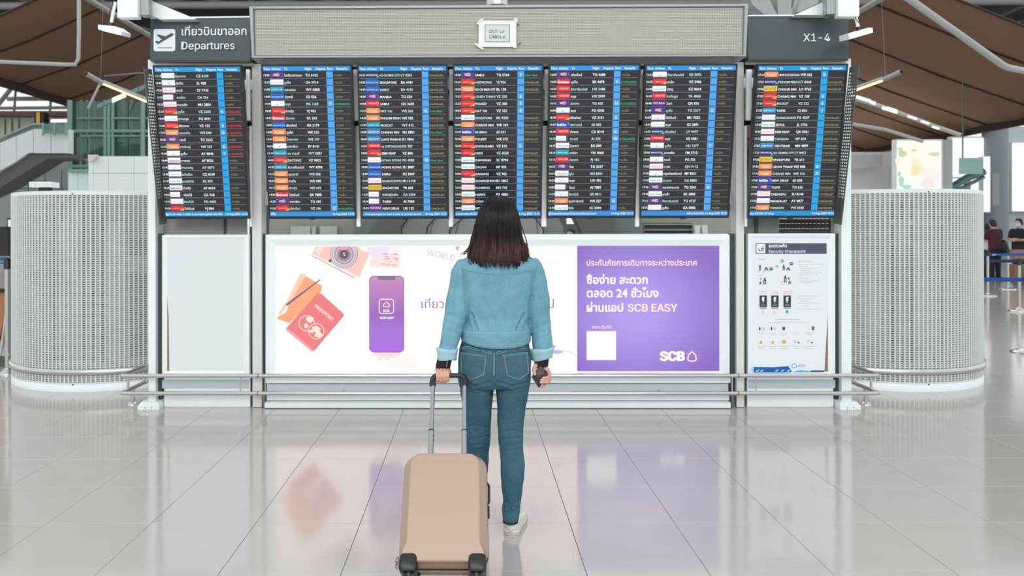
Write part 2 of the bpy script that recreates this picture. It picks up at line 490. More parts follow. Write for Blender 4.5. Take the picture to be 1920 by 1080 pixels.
# ------------------------------------------------------------------ far left of the hall
M_bal = mat('white_balustrade_panel', (205, 210, 210), rough=0.5, var=0.03, vscale=1)
M_glass = mat('green_tinted_glass', (104, 146, 136), rough=0.06, spec=0.9, trans=0.75)
M_gdark = mat('dark_green_lift_interior', (34, 58, 54), rough=0.5, var=0.25, vscale=1.2)
M_gfr = mat('pale_green_steel_frame', (118, 148, 140), rough=0.4)
root = thing('escalator', 'white sided escalator rising from the lower left with a dark underside', 'escalator', P(60, 280, 19))
for poly in ([(-60, 300), (-1, 268), (-1, 322), (-60, 352)], [(0, 268), (30, 255), (30, 303), (0, 320)], [(31, 255), (62, 243), (62, 286), (52, 287), (31, 302)], [(63, 242), (95, 242), (95, 287), (63, 287)], [(96, 242), (128, 242), (128, 287), (96, 287)]):
    slab(poly, 19, 0.25, M_bal).build('side_panel', M_bal, root)
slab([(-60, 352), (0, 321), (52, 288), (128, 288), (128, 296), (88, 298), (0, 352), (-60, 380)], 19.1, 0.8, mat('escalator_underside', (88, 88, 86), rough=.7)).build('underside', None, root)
b = MB(); b.tube([P(-60, 292, 19), P(0, 259, 19), P(62, 233, 19), P(84, 233, 19)], 0.035, seg=8); b.build('handrail', M_alu, root)
b = MB(); slab([(-60, 295), (0, 262), (62, 236), (80, 236), (80, 242), (62, 242), (0, 268), (-60, 300)], 19.02, 0.03, None, b); b.build('glass_side', M_glass, root)
root = thing('glass_barrier', 'green glass barrier with an etched pattern on the escalator landing', 'barrier', P(100, 245, 18.8))
slab(rect(81, 232, 124, 250), 18.8, 0.03, None).build('glass_pane', mat('etched_green_glass', (98, 122, 116), rough=.3, var=.35, vscale=5), root)
for x in (81, 102, 124):
    b = MB(); b.tube([P(x, 231, 18.8), P(x, 254, 18.8)], 0.03, seg=6); b.build('post', M_gfr, root)
solo(slab(rect(64, 210, 82, 235), 25, 0.3, None), 'hanging_sign', mat('black_sign', (26, 26, 26), rough=.5), P(73, 235, 25), 'black hanging sign with a yellow band above the escalator landing', 'sign')
_s = bpy.data.objects['hanging_sign']; _s['_o'] = tuple(_s.location)
slab(rect(68, 210.5, 74.5, 234), 24.97, 0.02, None).build('yellow_band', mat('sign_yellow', (226, 170, 30), rough=.5), _s, label='yellow band')
for k, (x0, x1) in enumerate(((-22, -3), (0, 8), (12, 21), (25, 34), (38, 60))):
    solo(slab(rect(x0, 218, x1, 272 if x1 < 30 else 250), 27, 0.4, None), 'wall_locker', mat('pale_olive_board', (168, 176, 152), rough=.6), P((x0 + x1) / 2, 272, 27),
         'pale olive upright board behind the escalator, %s' % ('at the left edge of the view', 'first from the left edge gap', 'narrow one in the middle of the row', 'narrow one left of the widest', 'widest and rightmost of its row')[k], 'board', 'pale boards behind the escalator')
solo(slab(rect(-40, 208, 132, 217), 26.5, 0.4, None), 'wall_fascia', mat('brown_fascia', (92, 66, 54), rough=.7), P(50, 217, 26.5), 'brown fascia band above the pale boards at far left', 'fascia')
solo(slab([(-60, 370), (0, 353), (88, 299), (130, 297), (130, FB(23)), (-60, FB(23))], 23, 0.4, None), 'panelled_wall', M_greyw, P(60, 440, 23), 'grey wall under the escalator', 'wall')
pw = bpy.data.objects['panelled_wall']; pw['_o'] = tuple(pw.location); pw['kind'] = 'structure'
del pw['category']
M_pan = mat('grey_cladding', (134, 142, 142), rough=.45, var=.06, vscale=.8)
for x0, x1 in ((22, 52), (53, 84), (85, 115), (116, 130)):
    for y0, y1 in ((318, 353), (354, 398)):
        if x0 < 50 and y0 < 330: y0 = 338
        slab(rect(x0 + .4, y0, x1, y1), 22.9, 0.08, None).build('cladding_panel', M_pan, pw)
# lift shaft
root = thing('glass_lift_shaft', 'green glass lift shaft with pale steel frame left of the board', 'lift shaft', P(200, 420, 21))
slab(rect(133, 192, 330, FB(23.2)), 23.2, 0.3, None).build('rear_wall', M_gdark, root)
for x, r in ((131, .07), (152, .035), (163, .035), (176, .03), (197, .05), (204, .05), (211, .04), (231, .035), (246, .03), (268, .07), (300, .04)):
    b = MB(); b.tube([P(x, 188, 21 + (r < .04) * 1.2), P(x, FB(21 + (r < .04) * 1.2), 21 + (r < .04) * 1.2)], r, seg=8); b.build('mullion', M_gfr, root)
for y, r, x0 in ((222, .03, 144), (246, .05, 137), (255, .03, 152), (300, .03, 131), (312, .05, 131)):
    b = MB(); b.tube([P(x0, y, 21), P(330, y, 21)], r, seg=8); b.build('transom', M_gfr, root)
for x0, x1 in ((132, 164), (165, 197), (212, 240), (241, 268), (269, 300)):
    for y0, y1 in ((190, 221), (223, 245), (256, 299)):
        slab(rect(x0 + 1, y0, x1 - 1, y1), 21.1, 0.03, None).build('glass_pane', M_glass, root)
for x0, x1 in ((156, 190), (226, 262)):
    slab(rect(x0, 252, x1, 259), 22, 0.3, None).build('lift_canopy', M_gfr, root)
root = thing('white_kiosk', 'large white panelled kiosk block behind the left ventilation tower', 'kiosk', P(230, 430, 15))
slab(rect(166, 294, 330, FB(15.2)), 15.2, 2.0, M_white).build('body', M_white, root)
M_kio = mat('white_kiosk_panel', (226, 230, 230), rough=.35)
for x0, x1 in ((167, 174.5), (175, 203), (203.6, 251), (251.6, 300)):
    for y0, y1 in ((293, 324.5), (325.2, FB(15.2) - 3)):
        slab(rect(x0, y0, x1, y1), 15.15, 0.06, None).build('panel', M_kio, root)
slab([(165, 290), (181, 290), (180, 295), (172, 302), (165, 303)], 15.0, 0.1, None).build('corner_plate', mat('pinkish_plate', (214, 200, 198), rough=.5), root)
root = thing('glass_booth', 'pale glass booth left of the white kiosk', 'booth', P(147, 430, 17))
for x0, x1 in ((128, 146), (146.7, 165)):
    slab(rect(x0, 323, x1, FB(17)), 17, 0.05, None).build('panel', mat('frosted_booth_panel', (206, 222, 220), rough=.25), root)
slab(rect(127, 317, 166, 323), 16.9, 0.6, None).build('top_rail', M_gfr, root)

# ------------------------------------------------------------------ far right of the hall
def lit_panel(px, Y, label, faces, frame_m=M_white, fr=3, stand=False):
    x0, y0, x1, y1 = px
    root = thing('illuminated_panel', label, 'light box', P((x0 + x1) / 2, y1, Y))
    slab(rect(x0 - fr, y0 - fr, x1 + fr, y1 + fr), Y + 0.03, 0.25, None).build('frame', frame_m, root)
    slab(rect(x0, y0, x1, y1), Y, 0.02, None).build('lit_face', faces, root)
    if stand: slab(rect((x0 + x1) / 2 - 4, y1 + fr, (x0 + x1) / 2 + 4, FB(Y)), Y + .08, .15, None).build('stand', M_pipe, root)
    return root
solo(slab(rect(1560, 285, 1672, FB(26)), 26, 0.5, None), 'wall_hoarding', mat('white_hoarding', (232, 234, 232), rough=.5), P(1620, 440, 26), 'white hoarding behind the right ventilation tower', 'hoarding')
solo(slab([(1560, 290), (1655, 290), (1655, 312), (1560, 322)], 25, 0.5, None), 'hanging_bulkhead', mat('grey_bulkhead', (186, 188, 186), rough=.6), P(1610, 320, 25), 'grey bulkhead hanging in front of the white hoarding', 'bulkhead')
r_ = lit_panel((1683, 264, 1765, FB(24) - 8), 24, 'tall illuminated picture of pale yellow and pink flowers with green leaves', glow((250, 246, 240), 1.0))
# flowers: flat print on the lit picture
fb = MB()
def blob(mb, px, py, rx, ry, Y, m, n=22, wob=0.18, seed=0):
    rr = random.Random(seed); ph = [rr.uniform(0, 6.28) for _ in range(4)]
    pts = []
    for k in range(n):
        a = 2 * PI * k / n; w = 1 + wob * (math.sin(3 * a + ph[0]) * .5 + math.sin(5 * a + ph[1]) * .35)
        pts.append(P(px + rx * w * math.cos(a), py + ry * w * math.sin(a), Y))
    mb.add(pts, [tuple(range(n))], m)
fl_c = [((252, 226, 196), 1712, 300, 30, 28), ((255, 238, 206), 1722, 285, 28, 16), ((252, 212, 160), 1716, 314, 16, 16), ((252, 196, 120), 1716, 320, 8, 10),
        ((252, 222, 214), 1745, 330, 16, 16), ((250, 236, 220), 1698, 312, 12, 18), ((250, 206, 200), 1740, 345, 14, 9), ((255, 240, 214), 1740, 300, 16, 14),
        ((132, 176, 96), 1692, 288, 8, 6), ((118, 190, 104), 1688, 280, 5, 4), ((150, 190, 110), 1752, 289, 11, 4), ((96, 190, 130), 1690, 340, 5, 10), ((88, 196, 140), 1700, 350, 9, 4), ((110, 180, 120), 1686, 326, 3, 5), ((238, 120, 110), 1714, 282, 5, 2)]
for k, (c, x, y, rx, ry) in enumerate(fl_c):
    blob(fb, x, y, rx, ry, 23.99 - k * 0.002, glow(tuple(int(q + (252 - q) * (.45 if q > 0 else 0)) for q in c), 1.0), seed=k)
fb.build('flower_print', None, r_)
solo(slab(rect(1767, 262, 1786, FB(24.2)), 24.2, 0.6, None), 'pillar', mat('pale_green_grey_pillar', (196, 204, 202), rough=.5), P(1776, 440, 24.2), 'pale square pillar right of the flower picture', 'pillar')
lit_panel((1787, 259, 1845, 331), 27, 'bright white screen behind the green glass sign', glow((246, 252, 252), 1.05), stand=True)
lit_panel((1845, 294, 1856, 397), 26.3, 'narrow bright upright light box on the side of the grey column', glow((252, 250, 250), 1.05), fr=1)
lit_panel((1899, 269, 1960, 395), 27.7, 'big bright white light box at the right edge of the view', glow((252, 252, 254), 1.05), fr=2)
root = thing('glass_sign', 'green glass sign hanging on a thin rod before the bright screen', 'sign', P(1821, 326, 22))
slab(rect(1800, 296, 1843, 326), 22, 0.05, None).build('sign_face', mat('sea_green_glass', (150, 190, 184), rough=.2), root)
b = MB(); b.tube([P(1805, 150, 22.02), P(1805, 297, 22.02)], 0.02, seg=6); b.build('rod', mat('green_rod', (60, 110, 96), rough=.4), root)
b = MB(); b.tube([P(1783, 352, 25), P(1812, 334, 25), P(1845, 322, 25)], 0.12, seg=8); b.tube([P(1783, 362, 25), P(1845, 332, 25)], 0.06, seg=8)
tag(b.build('escalator_rail', M_teal), 'blue green sloping escalator rail seen over the right ventilation tower', 'rail')
b = MB(); b.lathe(P(1866, 440, 27)[:2] + (0,), [(0.40, 0), (0.40, 5.3)], seg=28)
col = structure('pillar_column', b, mat('slate_column', (132, 142, 146), rough=.4)); 
slab(rect(1862, 325, 1874, 385), 21.6, 0.02, None).build('column_plate', M_greyw, None)
_p = bpy.data.objects['column_plate']; tag(_p, 'dull grey notice plate fixed on the slate column', 'plate')
b = MB(); b.box(P(1888, 0, 28).x, 30, 28, 28.4, 0, 5.2)
structure('wall_right', b, mat('pale_blue_grey_wall', (184, 194, 196), rough=.5, var=.03, vscale=.5))

# strip between screens and cabinets: grey escalator arches far behind the board
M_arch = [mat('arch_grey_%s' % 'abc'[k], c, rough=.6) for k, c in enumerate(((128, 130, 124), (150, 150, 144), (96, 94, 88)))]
slabs = [([(505, 395), (662, 395), (662, 534), (505, 534)], 13.0, (150, 146, 138), 'beige grey partition seen under the second screen'),
         ([(663, 395), (727, 395), (727, 534), (663, 534)], 12.6, (112, 122, 114), 'green grey panel beside the beige partition'),
         ([(1150, 395), (1204, 395), (1204, 534), (1150, 534)], 12.6, (112, 118, 112), 'green grey panel left of the dark shelf unit'),
         ([(1205, 395), (1385, 395), (1385, 534), (1205, 534)], 13.2, (156, 152, 146), 'beige grey partition seen under the sixth screen')]
for poly, Y, c, lab in slabs:
    solo(slab([(x, FB(Y) if y > 450 else y) for x, y in poly], Y, 0.15, None), 'partition', mat('partition_%d' % c[0], c, rough=.6), P(poly[0][0] + 20, FB(Y), Y), lab, 'partition')
b = MB()
for x0, x1, y0 in ((545, 582, 424), (584, 592, 424), (600, 632, 424)):
    slab(rect(x0, y0, x1, 534), 12.9, .05, None, b)
tag(b.build('cupboard', mat('pale_green_cupboard', (176, 184, 172), rough=.5)), 'pale green cupboard fronts before the beige partition', 'cupboard', kind='stuff')
solo(slab(rect(1210, 418, 1297, 534), 12.9, .2, None), 'shelf_unit', mat('dark_green_grey_shelf', (74, 80, 76), rough=.5), P(1250, 470, 12.9), 'dark low shelf unit under the sixth screen', 'shelf unit')
_u = bpy.data.objects['shelf_unit']; _u['_o'] = tuple(_u.location)
for y in (420, 430, 438): slab(rect(1208, y, 1299, y + 2), 12.8, .1, None).build('shelf', M_greyw, _u)
for x in (1303, 1317):
    solo(slab(rect(x, 422, x + 10, 534), 12.7, .2, None), 'bottle_box', mat('pale_box', (208, 216, 210), rough=.5), P(x + 5, 470, 12.7), 'pale upright box %s the dark shelf unit' % ('touching the right end of' if x < 1310 else 'one step right of the one touching'), 'box', 'pale boxes by the shelf unit')
# curved dark flanks of the arches
root = thing('arched_bridge_support', 'curved grey bridge support seen between the screens and the advert', 'support', P(930, 470, 12))
for k, poly in enumerate(([(727, 395), (775, 395), (752, 425), (742, 534), (700, 534), (690, 440), (708, 410)],
             [(776, 395), (832, 395), (812, 412), (800, 425), (788, 534), (744, 534), (754, 426)],
             [(833, 395), (885, 395), (862, 412), (842, 430), (836, 534), (790, 534), (802, 426), (814, 412)],
             [(886, 395), (990, 395), (1004, 412), (1018, 430), (1022, 534), (838, 534), (844, 432), (864, 412)],
             [(991, 395), (1040, 395), (1056, 425), (1062, 534), (1024, 534), (1020, 430), (1006, 412)],
             [(1070, 395), (1150, 395), (1150, 534), (1110, 534), (1094, 440), (1080, 412)])):
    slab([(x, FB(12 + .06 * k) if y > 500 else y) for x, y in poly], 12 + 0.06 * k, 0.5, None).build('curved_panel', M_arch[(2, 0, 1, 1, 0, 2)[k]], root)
for k, (a, c) in enumerate((((812, 412), (800, 534)), ((862, 412), (838, 534)), ((1006, 412), (1022, 534)))):
    b = MB(); b.tube([P(a[0] + 8, a[1] - 16, 11.9), P(*a, 11.9), P((a[0] + c[0]) / 2 - 3, (a[1] + c[1]) / 2 - 8, 11.9), P(*c, 11.9)], .006, seg=6); b.build('edge_seam', M_dark, root)
solo(slab([(1062, 400), (1073, 400), (1080, 420), (1063, 420)], 13.5, .05, None), 'distant_window', glow((240, 250, 246), 1.0), P(1070, 420, 13.5), 'small bright opening seen under the fifth screen', 'window')
# ------------------------------------------------------------------ the board structure
YC = 6.087                                   # front plane of the cabinets
def X(px, Y=YC, py=428): return P(px, py, Y).x
def Z(py, Y=YC, px=895): return P(px, py, Y).z
frame = thing('board_frame', 'pale metal frame with upright posts that carries the flight screens', 'frame', (X(930), YC + 0.1, 0))
def fbox(name, x0, y0, x1, y1, Y, th, m, parent=frame, ch=0.003, label=None, xr=428):
    b = MB(); a, c = P(x0, y0, Y), P(x1, y1, Y)
    b.box(a.x, c.x, Y, Y + th, max(0.0, c.z), a.z, None, ch)
    return b.build(name, m, parent, label)
fbox('post', 277, 112, 292, 763, 6.09, 0.16, M_white)
fbox('post', 472, 118, 491, 763.5, 6.10, 0.14, M_warm)
fbox('post', 1380, 114, 1396, 763.5, 6.10, 0.14, M_warm)
fbox('post', 1577, 110, 1597, 763, 6.09, 0.16, M_white)
for x0, x1 in ((292, 303.4), (467.6, 472), (491, 497.4), (1368.8, 1380), (1396, 1402.4), (1566.6, 1577)):
    fbox('recess_strip', x0, 438, x1, 763, 6.14, 0.05, M_dark, ch=0)
for x0, x1 in ((260, 300), (1573, 1612)):
    a = P(x0, 763, 6.05); c = P(x1, 763, 6.05)
    b = MB(); e = .02
    b.loft([[(a.x, 6.03, 0), (c.x, 6.03, 0), (c.x, 6.32, 0), (a.x, 6.32, 0)], [(a.x, 6.03, .028), (c.x, 6.03, .028), (c.x, 6.32, .028), (a.x, 6.32, .028)],
            [(a.x + e, 6.06, .058), (c.x - e, 6.06, .058), (c.x - e, 6.30, .058), (a.x + e, 6.30, .058)]], M_white, smooth=False)
    b.build('foot', M_white, frame)
    for t in (.35, .65):
        b = MB(); b.tube([(a.x + (c.x - a.x) * t, 6.028, .014), (a.x + (c.x - a.x) * t, 6.034, .014)], .004, seg=8); b.build('bolt', M_dark, frame)
fbox('cross_rail', 497, 116, 1384, 119.5, 6.02, 0.06, M_warm)
fbox('cross_rail', 286, 117, 472, 121, 6.04, 0.06, M_warm)
fbox('cross_rail', 1402, 113, 1590, 118, 6.04, 0.06, M_warm)
fbox('cross_beam', 470, 106, 1400, 117, 6.10, 0.12, M_black)
fbox('cross_beam', 292, 228, 1577, 234, 6.20, 0.05, M_black)
fbox('cross_beam', 292, 360, 1577, 382, 6.21, 0.05, M_warm)
fbox('cross_beam', 292, 150, 1577, 163, 6.21, 0.05, M_white)
for u0, u1, l0, l1 in ((461, 468, 467.5, 471), (662, 671, 668, 675.5), (842, 850, 841, 849.5), (1021.5, 1029, 1015, 1024.5), (1202.5, 1210, 1191, 1198.5), (1400, 1410, 1397, 1401)):
    fbox('upright_strut', u0, 130, u1, 225, 5.98, 0.03, M_white)
    fbox('upright_strut', l0, 236, l1, 425, 6.03, 0.03, M_white)
fbox('rear_plate', 303, 400, 420, 460, 6.24, 0.02, M_greyw)
fbox('rear_strut', 419, 400, 424, 442, 6.23, 0.02, M_dark)
fbox('rear_plate', 423, 400, 463, 460, 6.24, 0.02, M_greyw)
fbox('rear_plate', 1403, 400, 1460, 460, 6.24, 0.02, mat('grey_green_plate', (132, 138, 132), rough=.5))
fbox('rear_strut', 1416, 400, 1422, 442, 6.22, 0.02, M_dark)
for y in (411, 420, 429.5):
    fbox('louver_slat', 1463, y, 1560, y + 7.5, 6.24, 0.03, mat('dark_louver', (48, 42, 42), rough=.5))
fbox('louver_frame', 1559, 400, 1562, 442, 6.22, 0.05, M_greyw)

# ------------------------------------------------------------------ light boxes
def cabinet_body(root, x0, x1, y0=440):
    b = MB(); a = P(x0, y0, YC); c = P(x1, 763.5, YC)
    b.box(a.x, c.x, YC + 0.03, YC + 0.13, 0, a.z, None, 0.004)
    b.build('body', M_white, root); return a, c
def frame_ring(root, outer, inner, Y, th, m, lip=0.012):
    """mitred frame bars: outer / inner are pixel rects"""
    o = [P(x, y, Y) for x, y in rect(*outer)]; i = [P(x, y, Y) for x, y in rect(*inner)]
    for k in range(4):
        j = (k + 1) % 4
        b = MB()
        m1 = o[k].lerp(i[k], .45) + Vector((0, -lip, 0)); m2 = o[j].lerp(i[j], .45) + Vector((0, -lip, 0))
        b.loft([[o[k], o[k] + Vector((0, th, 0)), i[k] + Vector((0, th, 0)), i[k] + Vector((0, .004, 0)), m1],
                [o[j], o[j] + Vector((0, th, 0)), i[j] + Vector((0, th, 0)), i[j] + Vector((0, .004, 0)), m2]], m, smooth=False)
        b.build('frame_bar', m, root)
# advert
ad = thing('advert_light_box', 'wide illuminated advert light box with a phone picture and a purple text panel', 'light box', (X(930), YC + 0.1, 0))
cabinet_body(ad, 498, 1368)
frame_ring(ad, (498, 440, 1368, 703), (517, 461, 1349, 696), YC, 0.03, M_white)
YP = YC + 0.006
AD_W = mat('lit_advert_white', (250, 246, 248), rough=.3, emit=1.2, sample=True)
nt = AD_W.node_tree
_tc2 = nt.nodes.new('ShaderNodeTexCoord'); _mp = nt.nodes.new('ShaderNodeMapping'); _no = nt.nodes.new('ShaderNodeTexNoise'); _no.inputs['Scale'].default_value = 1.3
_r = nt.nodes.new('ShaderNodeValToRGB'); _r.color_ramp.elements[0].color = lin((255, 228, 226)); _r.color_ramp.elements[1].color = lin((255, 236, 238))
nt.links.new(_tc2.outputs['Object'], _mp.inputs[0]); nt.links.new(_mp.outputs[0], _no.inputs[0]); nt.links.new(_no.outputs[0], _r.inputs[0]); nt.links.new(_r.outputs[0], nt.nodes['Principled BSDF'].inputs['Emission Color'])
slab(rect(517, 461, 1082, 696), YP, .004, None).build('lit_poster', AD_W, ad)
# purple panel: paler in the middle as printed
AD_P = mat('lit_advert_purple', (150, 118, 205), rough=.3, emit=1.0)
nt = AD_P.node_tree
tcn = nt.nodes.new('ShaderNodeTexCoord'); sep = nt.nodes.new('ShaderNodeMapping'); grd = nt.nodes.new('ShaderNodeTexGradient'); grd.gradient_type = 'SPHERICAL'
cxp = P(1195, 585, YP); pv = ad['_o']
sep.vector_type = 'POINT'; sep.inputs['Location'].default_value = (-(cxp.x - pv[0]) / 0.75, 0, -(cxp.z - pv[2]) / .68); sep.inputs['Scale'].default_value = (1 / .75, 0, 1 / .68)
rp = nt.nodes.new('ShaderNodeValToRGB'); rp.color_ramp.elements[0].color = lin((128, 98, 184)); rp.color_ramp.elements[1].color = lin((170, 150, 226)); rp.color_ramp.elements[1].position = .8
nt.links.new(tcn.outputs['Object'], sep.inputs[0]); nt.links.new(sep.outputs[0], grd.inputs[0]); nt.links.new(grd.outputs[0], rp.inputs[0]); nt.links.new(rp.outputs[0], nt.nodes['Principled BSDF'].inputs['Emission Color'])
slab(rect(1082, 461, 1349, 696), YP, .004, None).build('purple_panel', AD_P, ad)
pr = MB(); LV = [0]
def flat(pts, c, s=1.0, mb=None):
    LV[0] += 1
    q = [P(x, y, YP - .0008 - LV[0] * .00006) for x, y in pts]
    (mb or pr).add(q, [tuple(range(len(q)))], glow(c, s))
def disc(cx, cy, rx, ry, c, n=28, s=1.0, w=0.0):
    flat([(cx + rx * math.cos(2 * PI * k / n) * (1 + w * math.sin(3 * 2 * PI * k / n + cx)), cy + ry * math.sin(2 * PI * k / n) * (1 + w * math.cos(5 * 2 * PI * k / n))) for k in range(n)], c, s)
def ringp(cx, cy, r, w, c, n=32, ax=1.0, mb=None):
    LV[0] += 1; Yq = YP - .0008 - LV[0] * .00006; vs = []
    for k in range(n):
        a = 2 * PI * k / n; vs += [P(cx + r * ax * math.cos(a), cy + r * math.sin(a), Yq), P(cx + (r - w) * ax * math.cos(a), cy + (r - w) * math.sin(a), Yq)]
    (mb or pr).add(vs, [(2 * k, 2 * k + 1, (2 * k + 3) % (2 * n), (2 * k + 2) % (2 * n)) for k in range(n)], glow(c))
def ln(pts, w, c):
    for (a, b_), (c_, d) in zip(pts[:-1], pts[1:]):
        L = math.hypot(c_ - a, d - b_); nx, ny = -(d - b_) / L * w / 2, (c_ - a) / L * w / 2
        flat([(a + nx, b_ + ny), (c_ + nx, d + ny), (c_ - nx, d - ny), (a - nx, b_ - ny)], c)
def ptext(s, px, py, wpx, c, bold=0.0, rot=0.0, align='L', hpx=None, mb=None):
    LV[0] += 1
    o = P(px, py, YP - .001 - LV[0] * .00006); k = YP / FPX
    a = math.radians(rot); ux = Vector((math.cos(a), 0, math.sin(a))); uz = Vector((-math.sin(a), 0, math.cos(a)))
    v, f = glyphs(s, bold)
    text(mb or pr, s, o, ux, uz, glow(c), width=wpx * k if wpx else None, height=hpx * k if hpx else None, bold=bold, align=align)
# envelope, passport, pen
flat([(520, 594), (536, 586), (560, 517), (571, 516), (604, 536), (602, 548), (545, 604), (543, 606), (520, 598)], (250, 160, 118))
flat([(520, 590), (540, 560), (562, 514), (575, 514), (548, 560), (528, 588)], (252, 196, 168))
flat([(536, 570), (600, 523), (601, 525), (538, 574)], (112, 98, 108))
pr.build('envelope_picture', None, ad); pr = MB()
flat([(596, 549), (603, 551), (644, 588), (645, 592), (590, 657), (585, 659), (537, 620), (536, 616)], (226, 118, 120))
flat([(536, 616), (537, 620), (585, 659), (588, 659), (588, 655), (540, 616)], (240, 150, 152))
for cx, cy in ((575, 606), (593, 621)):
    disc(cx, cy, 15, 15, (226, 118, 120)); ringp(cx, cy, 15, 1.4, (250, 224, 206))
for cx, cy, rx, ry in ((581, 599, 7, 6), (574, 611, 4, 5), (592, 617, 8, 6), (597, 627, 7, 6), (584, 621, 4, 3)):
    disc(cx, cy, rx, ry, (250, 224, 206), n=14, w=.22)
ptext('PASSPORT', 589, 575, 44, (252, 226, 208), .02, -39)
pr.build('passport_picture', None, ad); pr = MB()
# camera
flat([(584, 479), (592, 462), (690, 462), (694, 473), (672, 524), (664, 523)], (246, 190, 180))
flat([(590, 470), (598, 462), (607, 462), (598, 480)], (250, 212, 206)); flat([(672, 462), (697, 462), (694, 474), (678, 470)], (250, 240, 238))
flat([(584, 479), (586, 476), (672, 518), (674, 524), (666, 525)], (238, 224, 224)); ln([(584, 479), (664, 521)], 1.2, (140, 130, 136))
def disc_cut(cx, cy, r, c):
    n = 40; pts = [(cx + r * math.cos(2 * PI * k / n), max(462, cy + r * math.sin(2 * PI * k / n))) for k in range(n)]
    flat(pts, c)
for r, c in ((26, (120, 112, 120)), (25, (214, 200, 210)), (22.5, (150, 138, 148)), (21.5, (206, 192, 204)), (18, (112, 100, 110)), (17, (184, 164, 176)), (12.5, (150, 132, 142)), (9, (120, 96, 108)), (7, (84, 70, 80)), (4, (120, 100, 110))):
    disc_cut(645, 477, r, c)
flat([(636, 466), (644, 463), (654, 464), (650, 468), (641, 469)], (240, 150, 160)); disc(645, 475, 1.3, 1.3, (250, 240, 250)); disc(646, 479, 1, 1, (240, 225, 240)); disc(619, 489, 3, 3, (110, 104, 112))
pr.build('camera_picture', None, ad); pr = MB()
# photo prints
flat([(687, 462), (730, 462), (728, 480), (697, 486)], (222, 216, 240)); flat([(695, 484), (726, 478), (752, 484), (748, 503), (692, 500)], (250, 216, 212)); flat([(730, 462), (752, 462), (750, 482), (728, 480)], (244, 226, 234))
rr = random.Random(3)
for k in range(34):
    x = rr.uniform(712, 744); y = rr.uniform(474, 499); flat([(x, y), (x + rr.uniform(3, 9), y + rr.uniform(.2, 1)), (x + rr.uniform(3, 8), y + 2.2), (x - 1, y + 1.6)], rr.choice([(240, 176, 164), (214, 160, 170), (248, 236, 226), (228, 140, 130)]))
pr.build('photo_picture', None, ad); pr = MB()
# luggage tag
flat([(776, 462), (868, 462), (850, 500), (772, 479)], (240, 236, 240)); ptext('WORLD TOUR', 800, 478, 98, (196, 192, 204), 0.0, -12)
flat([(854, 462), (862, 462), (859, 470), (855, 468)], (208, 160, 172))
pr.build('luggage_tag_picture', None, ad); pr = MB()
# phone
ph_m = mat('lit_phone_screen', (150, 100, 190), rough=.3, emit=1.0)
nt = ph_m.node_tree; tcn = nt.nodes.new('ShaderNodeTexCoord'); sx = nt.nodes.new('ShaderNodeSeparateXYZ'); mr = nt.nodes.new('ShaderNodeMapRange')
mr.inputs['From Min'].default_value = P(725, 662, YP).z; mr.inputs['From Max'].default_value = P(725, 517, YP).z
rp = nt.nodes.new('ShaderNodeValToRGB'); rp.color_ramp.elements[0].color = lin((172, 98, 226)); rp.color_ramp.elements[1].color = lin((196, 138, 184))
e_ = rp.color_ramp.elements.new(.25); e_.color = lin((158, 112, 208)); e_ = rp.color_ramp.elements.new(.5); e_.color = lin((150, 98, 182)); e_ = rp.color_ramp.elements.new(.75); e_.color = lin((176, 118, 180))
nt.links.new(tcn.outputs['Object'], sx.inputs[0]); nt.links.new(sx.outputs['Z'], mr.inputs['Value']); nt.links.new(mr.outputs[0], rp.inputs[0]); nt.links.new(rp.outputs[0], nt.nodes['Principled BSDF'].inputs['Emission Color'])
disc(757, 606, 4, 30, (252, 226, 226)); disc(727, 664, 26, 6, (250, 208, 204), w=.1)
for x in (712, 726, 741): disc(x, 668, 5, 9, (250, 216, 212))
disc(760, 680, 30, 14, (252, 234, 230), w=.15)
def phone_outline(ins):
    pts = rrect(692 + ins, 758 - ins, 517 + ins, 661 - ins, 9 - ins, 5); return pts
flat(phone_outline(0), (134, 112, 140))
LV[0] += 1
q = [P(x, y, YP - .0008 - LV[0] * .00006) for x, y in phone_outline(1.6)]
pr.add(q, [tuple(range(len(q)))], ph_m)
flat([(708, 518), (742, 518), (741, 523), (739, 525), (712, 525), (709, 523)], (118, 108, 122))
pts = rrect(711, 738, 561, 588, 5, 5)
for k in range(len(pts)): ln([pts[k], pts[(k + 1) % len(pts)]], 1.4, (250, 238, 250))
ln([(719, 575), (719, 571), (724.5, 566), (730, 571), (730, 575), (719, 575)], 1.6, (250, 206, 200))
ptext('SCB', 724, 585, 12, (255, 255, 255), .03, align='C'); ptext('SCB EASY', 725.5, 598, 27, (255, 255, 255), .03, align='C')
pr.build('phone_picture', None, ad); pr = MB()
# slogan behind her
ptext('เที่ยวต่างประเทศอุ่นใจ จัดไป', 790, 578, 248, (104, 92, 190), 0.0)
pr.build('slogan_lettering', None, ad); pr = MB()
# cable of the earphones
ln([(1012, 478), (1035, 498), (1058, 508), (1082, 514)], 1.2, (236, 224, 232)); ln([(990, 462), (1020, 485), (1045, 500)], 1.4, (232, 214, 224))
disc(1044, 660, 12, 3.4, (196, 160, 232)); ln([(1050, 657), (1066, 659), (1082, 668)], 1.6, (206, 190, 216))
pr.build('cable_picture', None, ad); pr = MB()
